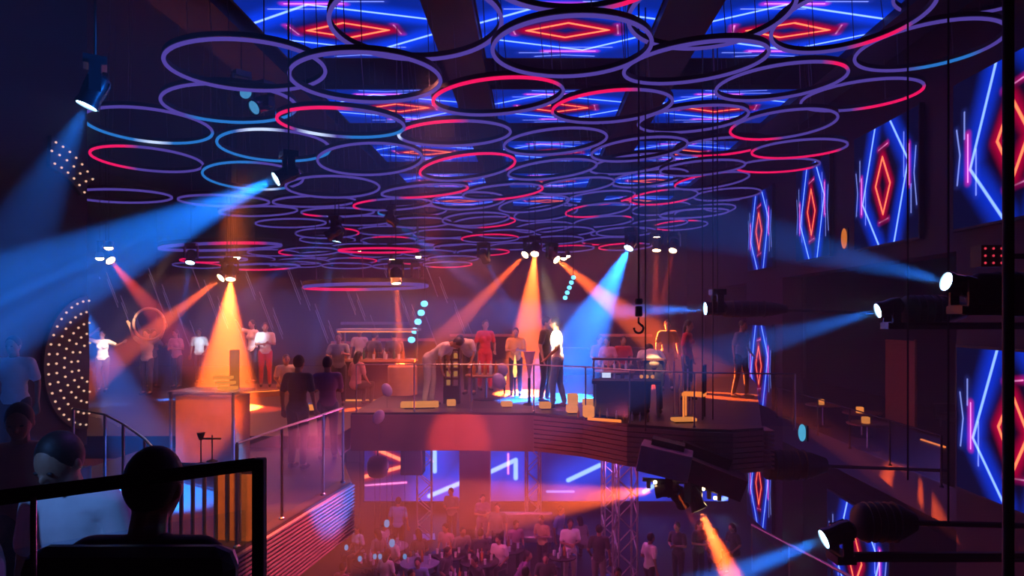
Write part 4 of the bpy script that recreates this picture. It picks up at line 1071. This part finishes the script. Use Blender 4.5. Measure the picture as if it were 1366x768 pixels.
# air duct / box under the deck with the lighting cluster
a = P(887, 614, 10.9); t = empty('hanging_projector_box', a, 0, 'mauve box hanging under the deck edge above the amber spotlights', 'box')
t.rotation_euler = (0, R(11), R(-14))
obj('housing', MB().box((0,0,0), (.78,.55,.40)), mat('mauve_housing', (.42,.2,.32), .6), t, bevel=.015); obj('mounting_frame', MB().box((0,.1,.24), (.5,.3,.1)), M['black'], t)
t = empty('hanging_canopy_panel', P(935,630,11.2), 0, 'dark maroon slanting panel under the deck edge beside the mauve box', 'panel'); t.rotation_euler = (0, R(20), R(-10))
obj('board', MB().box((0,.1,0), (1.35,.6,.34)), mat('maroon_board', (.16,.04,.07), .7), t); obj('mounting_frame', MB().box((0,.2,.25), (.8,.2,.18)), M['black'], t)
t = empty('hanging_lighting_bar', P(865,643,12.0), 0, 'dark lighting bar with clamps and small lamps under the deck edge', 'lighting bar')
obj('bar', MB().tube([(-.1,0,.05),(.6,0,.0),(1.35,0,-.22)], .035, 8), M['black'], t)
for k in range(8): obj('clamp', MB().box((.0+.17*k,0,-.03-.03*k), (.06,.08,.13)), M['black'], t)
for k, (px, py) in enumerate(((874,643),(905,630),(938,652),(954,664))): obj('pin_lamp', MB().ball(P(px,py,11.95)-P(865,643,12.0), .03, 8, 6), M['lens_orange'], t)
# dark cables, hook
for i, (px, y0, y1, Y) in enumerate(((861,318,575,11.5),(892,368,470,14.5),(937,430,560,12.5),(951,455,560,12.6),(1211,400,640,8.0),(1265,360,700,7.0))):
    a = P(px, y1, Y); o = obj('hanging_cable', MB().tube([(0,0,0),(0,0,12.9-a.z)], .011, 6), M['black']); o.location = a
    tag(o, ('long black cable hanging beside the hook, crossing the bowing man','short black cable beyond the hook','black cable at the upright tubes','thinner black cable past the upright tubes','black cable before the dark gallery near the side beam light','black cable before the gallery beside the largest dark housing')[i], 'cable', 'hanging cables')
t = empty('hanging_hook', P(852,438,10), 0, 'black crane hook with block hanging on a chain', 'hook')
hk = [(.06*math.cos(R(a_))+.0, 0, .06*math.sin(R(a_))) for a_ in range(-200,50,18)]
obj('hook', MB().tube([(0,0,.16)]+[(0,0,.08)]+hk[::-1][:1]+[(.065*math.cos(R(a_)),0,.065*math.sin(R(a_))) for a_ in range(50,-200,-20)], .016, 8), M['black_gloss'], t)
obj('block', MB().box((0,0,.24), (.1,.08,.15)), M['black_gloss'], t, bevel=.02); obj('swivel', MB().lathe([(.05,.34),(.06,.38),(.05,.42)], n=12), M['black_gloss'], t)
obj('hanging_chain', MB().tube([(0,0,.4),(0,0,12.9-P(852,438,10).z)], .012, 6), M['black'], t)
# small amber lamp between the screens
t = empty('wall_mounted_lamp', P(1126,318,16.6), 0, 'small amber oval lamp on the screen wall between two LED screens', 'lamp')
obj('diffuser', MB().ball((0,0,0), (.06,.09,.24), 12, 10), emis('amber_oval', (1,.25,.04), .8), t); obj('back_plate', MB().box((.06,0,0), (.04,.2,.5)), M['black'], t)
t = empty('wall_mounted_lamp', P(1070,577,14.0), 0, 'oval pale blue lamp by the gallery rail', 'lamp')
obj('diffuser', MB().ball((0,0,0), (.07,.09,.17), 12, 10), emis('blue_oval', (.1,.55,.9), .9), t); obj('back_plate', MB().box((.07,0,0), (.04,.2,.3)), M['black'], t)
# gallery behind the openings: alcove, tables
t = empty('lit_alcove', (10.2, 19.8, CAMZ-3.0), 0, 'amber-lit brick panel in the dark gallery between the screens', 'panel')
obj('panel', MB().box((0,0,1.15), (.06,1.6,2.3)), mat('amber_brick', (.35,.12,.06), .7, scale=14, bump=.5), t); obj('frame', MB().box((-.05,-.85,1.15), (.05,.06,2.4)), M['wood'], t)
# gallery furniture
G = CAMZ-3.0
for i, (px, Y) in enumerate(((1098,19.2),(1150,17.6),(1158,15.9))):
    low_table((min(11.5, XA(px, Y)), Y, G), ('gallery table with two glowing cubes, farthest in','gallery table with blue-lit edge','gallery table nearest the lower big screen')[i], .45, .6)
    o = obj('lit_cube_lamp', MB().box((0,0,.07), (.14,.14,.14)), M['lamp_warm'], bevel=.01); o.location = (min(11.5, XA(px, Y))-.1, Y-.1, G+.601); tag(o, ('glowing cube on the farthest gallery table','glowing cube on the blue-edged gallery table','glowing cube on the gallery table nearest the lower big screen')[i], 'lamp', 'glowing cubes in the gallery')
sofa((11.2,18.0,G), R(-90), 2.4, 'dark gallery sofa behind the glowing tables')
o = obj('floor_light_strip', MB().box((0,0,0), (.04,1.0,.03)), M['strip_orange']); o.location = (9.3, 16.6, G+.016); tag(o, 'orange light strip low on the gallery floor', 'light strip')
# control rack with red lamps near the pole
t = empty('wall_mounted_control_rack', P(1317,342,8.0), 0, 'small equipment rack with red lamps on the screen wall by the black pole', 'rack')
obj('housing', MB().box((0,0,0), (.26,.2,.24)), M['black'], t)
for k in range(9): obj('indicator_lamp', MB().ball((-.09+.09*(k%3), -.11, -.08+.08*(k//3)), .014, 6, 5), emis('red_indicator', (1,.05,.1), .8) if k == 0 else bpy.data.materials['red_indicator'], t)
obj('wall_bracket', MB().box(((XR-P(1317,342,8.0).x)/2,0,0), (XR-P(1317,342,8.0).x,.06,.06)), M['black'], t)
# large dark fixture housings on the screen wall
def housing(px, py, Y, lx, r, label, droop=0):
    c = P(px, py, Y); t = empty('wall_mounted_housing', c, 0, label, 'light housing')
    Mx = Matrix.Rotation(R(90+droop), 3, 'Y')
    obj('shell', MB().lathe([(r*.25,-.05),(r*.8,0),(r,.05),(r*1.05,lx*.4),(r*.9,lx*.75),(r*.5,lx)], n=24, M=Mx), M['black'], t)
    rib_ = MB()
    for k in range(5): rib_.lathe([(r*1.04,lx*(.15+.12*k)),(r*1.09,lx*(.16+.12*k)),(r*1.04,lx*(.18+.12*k))], n=24, M=Mx)
    obj('cooling_rib', rib_, M['black'], t)
    obj('wall_bracket', MB().tube([(lx*.5,0,0),(XR-c.x,0,-.1)], .03, 8), M['black'], t)
    return t
housing(1296,388,6.12,1.3,.155,'largest dark light housing on the screen wall, cut by the black pole')
housing(1204,414,9.15,.8,.19,'dark light housing behind the middle blue side beam')
housing(963,412,14.3,1.3,.16,'dark light housing reaching from the screen wall behind the hook-level beam')
housing(1142,696,7.32,.6,.19,'dark domed light housing low beside the bottom LED screen')
housing(1018,620,12.5,1.1,.25,'dark domed light housing under the gallery in front of the narrow screen', 0)
# stair rail down by the orange beam
t = empty('stair_rail', P(1003,700,15.0), 0, 'red-lit sloping handrail near the steep orange beam', 'handrail')
obj('rail', MB().tube([(0,0,0),(1.2,-3.2,-.2)], .03, 8), M['steel'], t)
for k in range(4): obj('baluster', MB().tube([(.4*k,-1.06*k,-.06*k),(.4*k,-1.06*k,-.06*k-.95)], .018, 6), M['steel'], t)

# ground floor tables
TB = [(497,18.2),(520,19.4),(560,18.1),(598,18.7),(640,18.2),(676,19.2),(610,16.8),(535,16.6),(750,17.6)]
TL = ['beside the ribbed fascia','in front of the blue-shirted man','with blue glasses at the foot of the orange truss','by the sofa under the dark pillar','at the centre of the darkest tables','beside the middle truss','lowest one, with its back to the deck','lowest one, closest to the ribbed fascia','by the man in the yellow-lit shirt']
M['blue_cloth'] = mat('pale_tablecloth', (.25,.3,.4), .8)
gi = 0
for i, ((px, Y), l_) in enumerate(zip(TB, TL)):
    h = .72 if i < 8 else 1.05
    low_table((XA(px,Y), Y, 0), 'round table downstairs ' + l_, .5 if i < 8 else .35, h, m='blue_cloth' if i in (1,2) else 'black_gloss')
    for k in range(5):
        a = 1.25*k+i; r_ = .3 if i < 8 else .2
        tumbler((XA(px,Y)+r_*math.cos(a), Y+r_*math.sin(a), h+.001), 'glass on round table downstairs ' + l_, 'glasses on the table downstairs ' + l_)
    for k in range(2):
        bottle((XA(px,Y)+.1*(k-.5), Y+.04*k, h+.001), ('bottle_clear','bottle_amber')[k], '%s bottle on round table downstairs %s' % (('pale','amber')[k], l_), 'bottles downstairs', 1)
sofa((XA(668,19.9)+.4,21.6,0), 0, 2.2, 'pale curved sofa downstairs near the middle truss', 'silver_cloth')
# glowing bodies added as painted blue glints over the ground floor tables
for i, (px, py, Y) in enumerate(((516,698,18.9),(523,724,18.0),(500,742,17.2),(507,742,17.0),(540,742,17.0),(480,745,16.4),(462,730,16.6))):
    c = P(px, py, Y); t = empty('hanging_blue_glint', c, 0, ('brightest small painted blue glint downstairs in front of the blue-shirted man','painted blue glint downstairs over the middle table','slim painted blue glint downstairs at the lower tables','slim twin painted blue glint beside the other slim one','round painted blue glint near the glowing red hood','pale painted glint closest to the ribbed fascia','pale painted blue glint right under the ribbed fascia')[i], 'glint', 'painted blue glints downstairs')
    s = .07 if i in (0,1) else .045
    obj('diffuser', MB().lathe([(s*.6,-s*1.3),(s,-s*.6),(s,s*.6),(s*.6,s*1.3)], n=12), emis('glint_blue', (.05,.36,.8), .8) if i == 0 else bpy.data.materials['glint_blue'], t)
    obj('hanging_cord', MB().tube([(0,0,s),(0,0,4.4-c.z if c.z < 4 else .5)], .005, 4), M['black'], t)

# ------------------------------------------------------------------ our own seats, rail and neighbours
GPL = DK
# glass guard with dark rail and post
t = empty('glass_guard', (0,0,GPL), 0, 'dark-framed glass guard with a square post in front of the seated man', 'balustrade')
pa, pb = Vector((XA(0,1.46)-.2, 1.36, CAMZ-.385-GPL)), Vector((XA(340,1.84), 1.84, CAMZ-.385-GPL))
obj('handrail', MB().tube([pa, pb], .0165, 4), M['black'], t)
d = pb-pa
obj('post', MB().box((XA(346,1.84), 1.84, (CAMZ-.37-GPL)/2), (.03,.03,CAMZ-.37-GPL)), M['black'], t, bevel=.004)
obj('glass_panel', MB().box(((pa.x+pb.x)/2, (pa.y+pb.y)/2, (CAMZ-.55-GPL)/2+.05), (d.length-.05,.010,CAMZ-.55-GPL), rz=math.atan2(d.y, d.x)), M['glass'], t)
obj('slim_post', MB().tube([(XA(38,1.51),1.525,0),(XA(38,1.51),1.525,CAMZ-.39-GPL)], .006, 8), M['steel'], t)
# black pole
o = obj('support_pole', MB().tube([(0,0,0),(0,0,13-GPL)], .024, 16), M['black']); o.location = (XA(1345,3.2), 3.2, GPL)
o.location.z = 0; o.scale = (1,1,13/(13-GPL)); tag(o, 'slim black pole running from top to bottom at the picture edge', 'pole')
# sofa in front of us
t = empty('lounge_chair', (-1.13, 2.5, GPL), R(180), 'black high-backed lounge seat carrying the man seen from behind', 'chair')
obj('seat', MB().box((0,0,.27), (.56,.7,.2)), M['leather'], t, bevel=.05)
obj('backrest', MB().box((.02,.46,.71), (.60,.14,.96)), M['leather'], t, bevel=.06)
for sx in (-1,1): obj('armrest', MB().box((sx*.33,.05,.36), (.1,.72,.5)), M['leather'], t, bevel=.05)
for sx in (-1,1):
    for sy in (-1,1): obj('leg', MB().lathe([(.02,0),(.03,.19)], (sx*.22, sy*.25, 0), 8), M['steel'], t)
VF = .0075
person('sit', (XA(190,2.33), 2.28, GPL), R(180), 'man seen from behind in black, sitting on the lounge seat', 'black', 'black', 1, height=1.86, voxel=VF)
person('sitbow', (XA(84,3.1), 3.3, GPL), R(-8), 'man in blue-white t-shirt sitting with head bowed', 'white', 'charcoal', 1, height=1.80, voxel=VF)
person('sit', (XA(16,4.6), 4.7, GPL), R(25), 'person in lilac top sitting behind the man in the t-shirt', 'pink', 'black', 1, height=1.70, voxel=VF)
person('stand', (XA(20,8.9), 8.9, LD+.34), R(10), 'man in open white shirt standing below at the dark partition', 'white', 'black', 1, height=1.74, voxel=.011)
person('sit', (XA(-22,2.9), 2.9, GPL), R(-60), 'person in pink at the bottom corner, mostly cut by the picture edge', 'pink', 'black', 1, height=1.66, voxel=VF)
def pouf(x, y, label):
    t = empty('pouf', (x, y, GPL), 0, label, 'pouf', 'black poufs')
    obj('cushion', MB().lathe([(.26,.30),(.29,.34),(.29,.40),(.25,.42)], n=24), M['leather'], t); obj('base', MB().lathe([(.25,0),(.26,.02),(.26,.30)], n=24), M['black'], t)
pouf(XA(84,3.1), 3.3, 'black pouf under the man in the t-shirt'); pouf(XA(16,4.6), 4.7, 'black pouf under the person in lilac'); pouf(XA(-22,2.9), 2.9, 'black pouf under the person in pink at the corner')

# ------------------------------------------------------------------ added spots without fixtures
def spot(src, dst, col, ang, power, blend=.5, r=.1):
    ld = bpy.data.lights.new('unseen_spot', 'SPOT'); ld.color = col; ld.energy = power; ld.spot_size = R(ang); ld.spot_blend = blend; ld.shadow_soft_size = r
    o = bpy.data.objects.new('unseen_spot', ld); COL.objects.link(o); src = Vector(src); dst = Vector(dst)
    o.location = src; o.rotation_euler = (dst-src).to_track_quat('-Z', 'Y').to_euler(); return o
spot((-2.9, .3, CAMZ+1.5), (XA(80,3.2), 3.2, CAMZ-.95), (.12,.32,1), 24, 330)  # unseen spots, mostly added to brighten people, counter and fascia
spot((-.2, 5.6, CAMZ+2.6), (XA(110,3.2), 3.2, CAMZ-.9), (.4,.15,1), 26, 160)
spot(P(300,250,8), P(395,720,8.2), (1,.16,.03), 26, 3200)
spot(P(560,420,9), P(400,700,8.5), (1,.1,.2), 50, 1500)
spot(P(722,345,12.6), P(745,455,14.2), (1,.72,.42), 13, 7000)
spot(P(235,330,17), P(139,468,20), (1,.6,.4), 9, 4500, .9)
spot(P(320,330,16), P(347,462,19.4), (.55,.8,1), 8, 2600, .9)
spot(P(280,340,19), P(266,462,22.5), (.5,.8,1), 7, 1800, .9)
spot(P(872,250,11.5), P(872,478,13.3), (1,.4,.12), 7, 3000)
spot((-1.5, 9.8, CAMZ+3.4), (-1.0, 15.5, CAMZ-1.0), (1,.24,.18), 60, 900, .8)
spot(P(560,200,7), P(612,585,13.4), (1,.08,.012), 9, 5200, .2)
spot(P(330,200,7), P(275,545,10.1), (1,.2,.03), 13, 6500)
spot(P(330,200,5), P(310,680,7.4), (1,.3,.08), 14, 900)

# ------------------------------------------------------------------ haze, camera, view
w = bpy.data.worlds.new('club_air'); S.world = w; w.use_nodes = True
nt = w.node_tree; nt.nodes.clear(); out = nt.nodes.new('ShaderNodeOutputWorld')
bg = nt.nodes.new('ShaderNodeBackground'); bg.inputs[0].default_value = (.0,.0,.0,1); bg.inputs[1].default_value = 0
vs = nt.nodes.new('ShaderNodeVolumeScatter'); vs.inputs['Color'].default_value = (1,1,1,1); vs.inputs['Density'].default_value = .0135; vs.inputs['Anisotropy'].default_value = .0
nt.links.new(bg.outputs[0], out.inputs[0]); nt.links.new(vs.outputs[0], out.inputs[1])
cam = bpy.data.cameras.new('camera'); cam.sensor_width = 36; cam.lens = F/1366*36; cam.shift_x = (683-VX)/1366; cam.shift_y = (VY-384)/1366
co = bpy.data.objects.new('camera', cam); COL.objects.link(co); co.location = (0,0,CAMZ); co.rotation_euler = (PI/2,0,0); cam.clip_start = .05
S.camera = co
vsn = S.view_settings; vsn.view_transform = 'Standard'; vsn.look = 'None'; vsn.exposure = -0.12; vsn.gamma = 1.0; vsn.use_curve_mapping = False
c = S.cycles
c.max_bounces = 5; c.diffuse_bounces = 2; c.glossy_bounces = 3; c.transmission_bounces = 3; c.transparent_max_bounces = 12; c.volume_bounces = 0
c.use_denoising = True
try: c.denoiser = 'OPENIMAGEDENOISE'
except Exception: pass
c.sample_clamp_indirect = 3.0; c.sample_clamp_direct = 0
c.use_light_tree = True
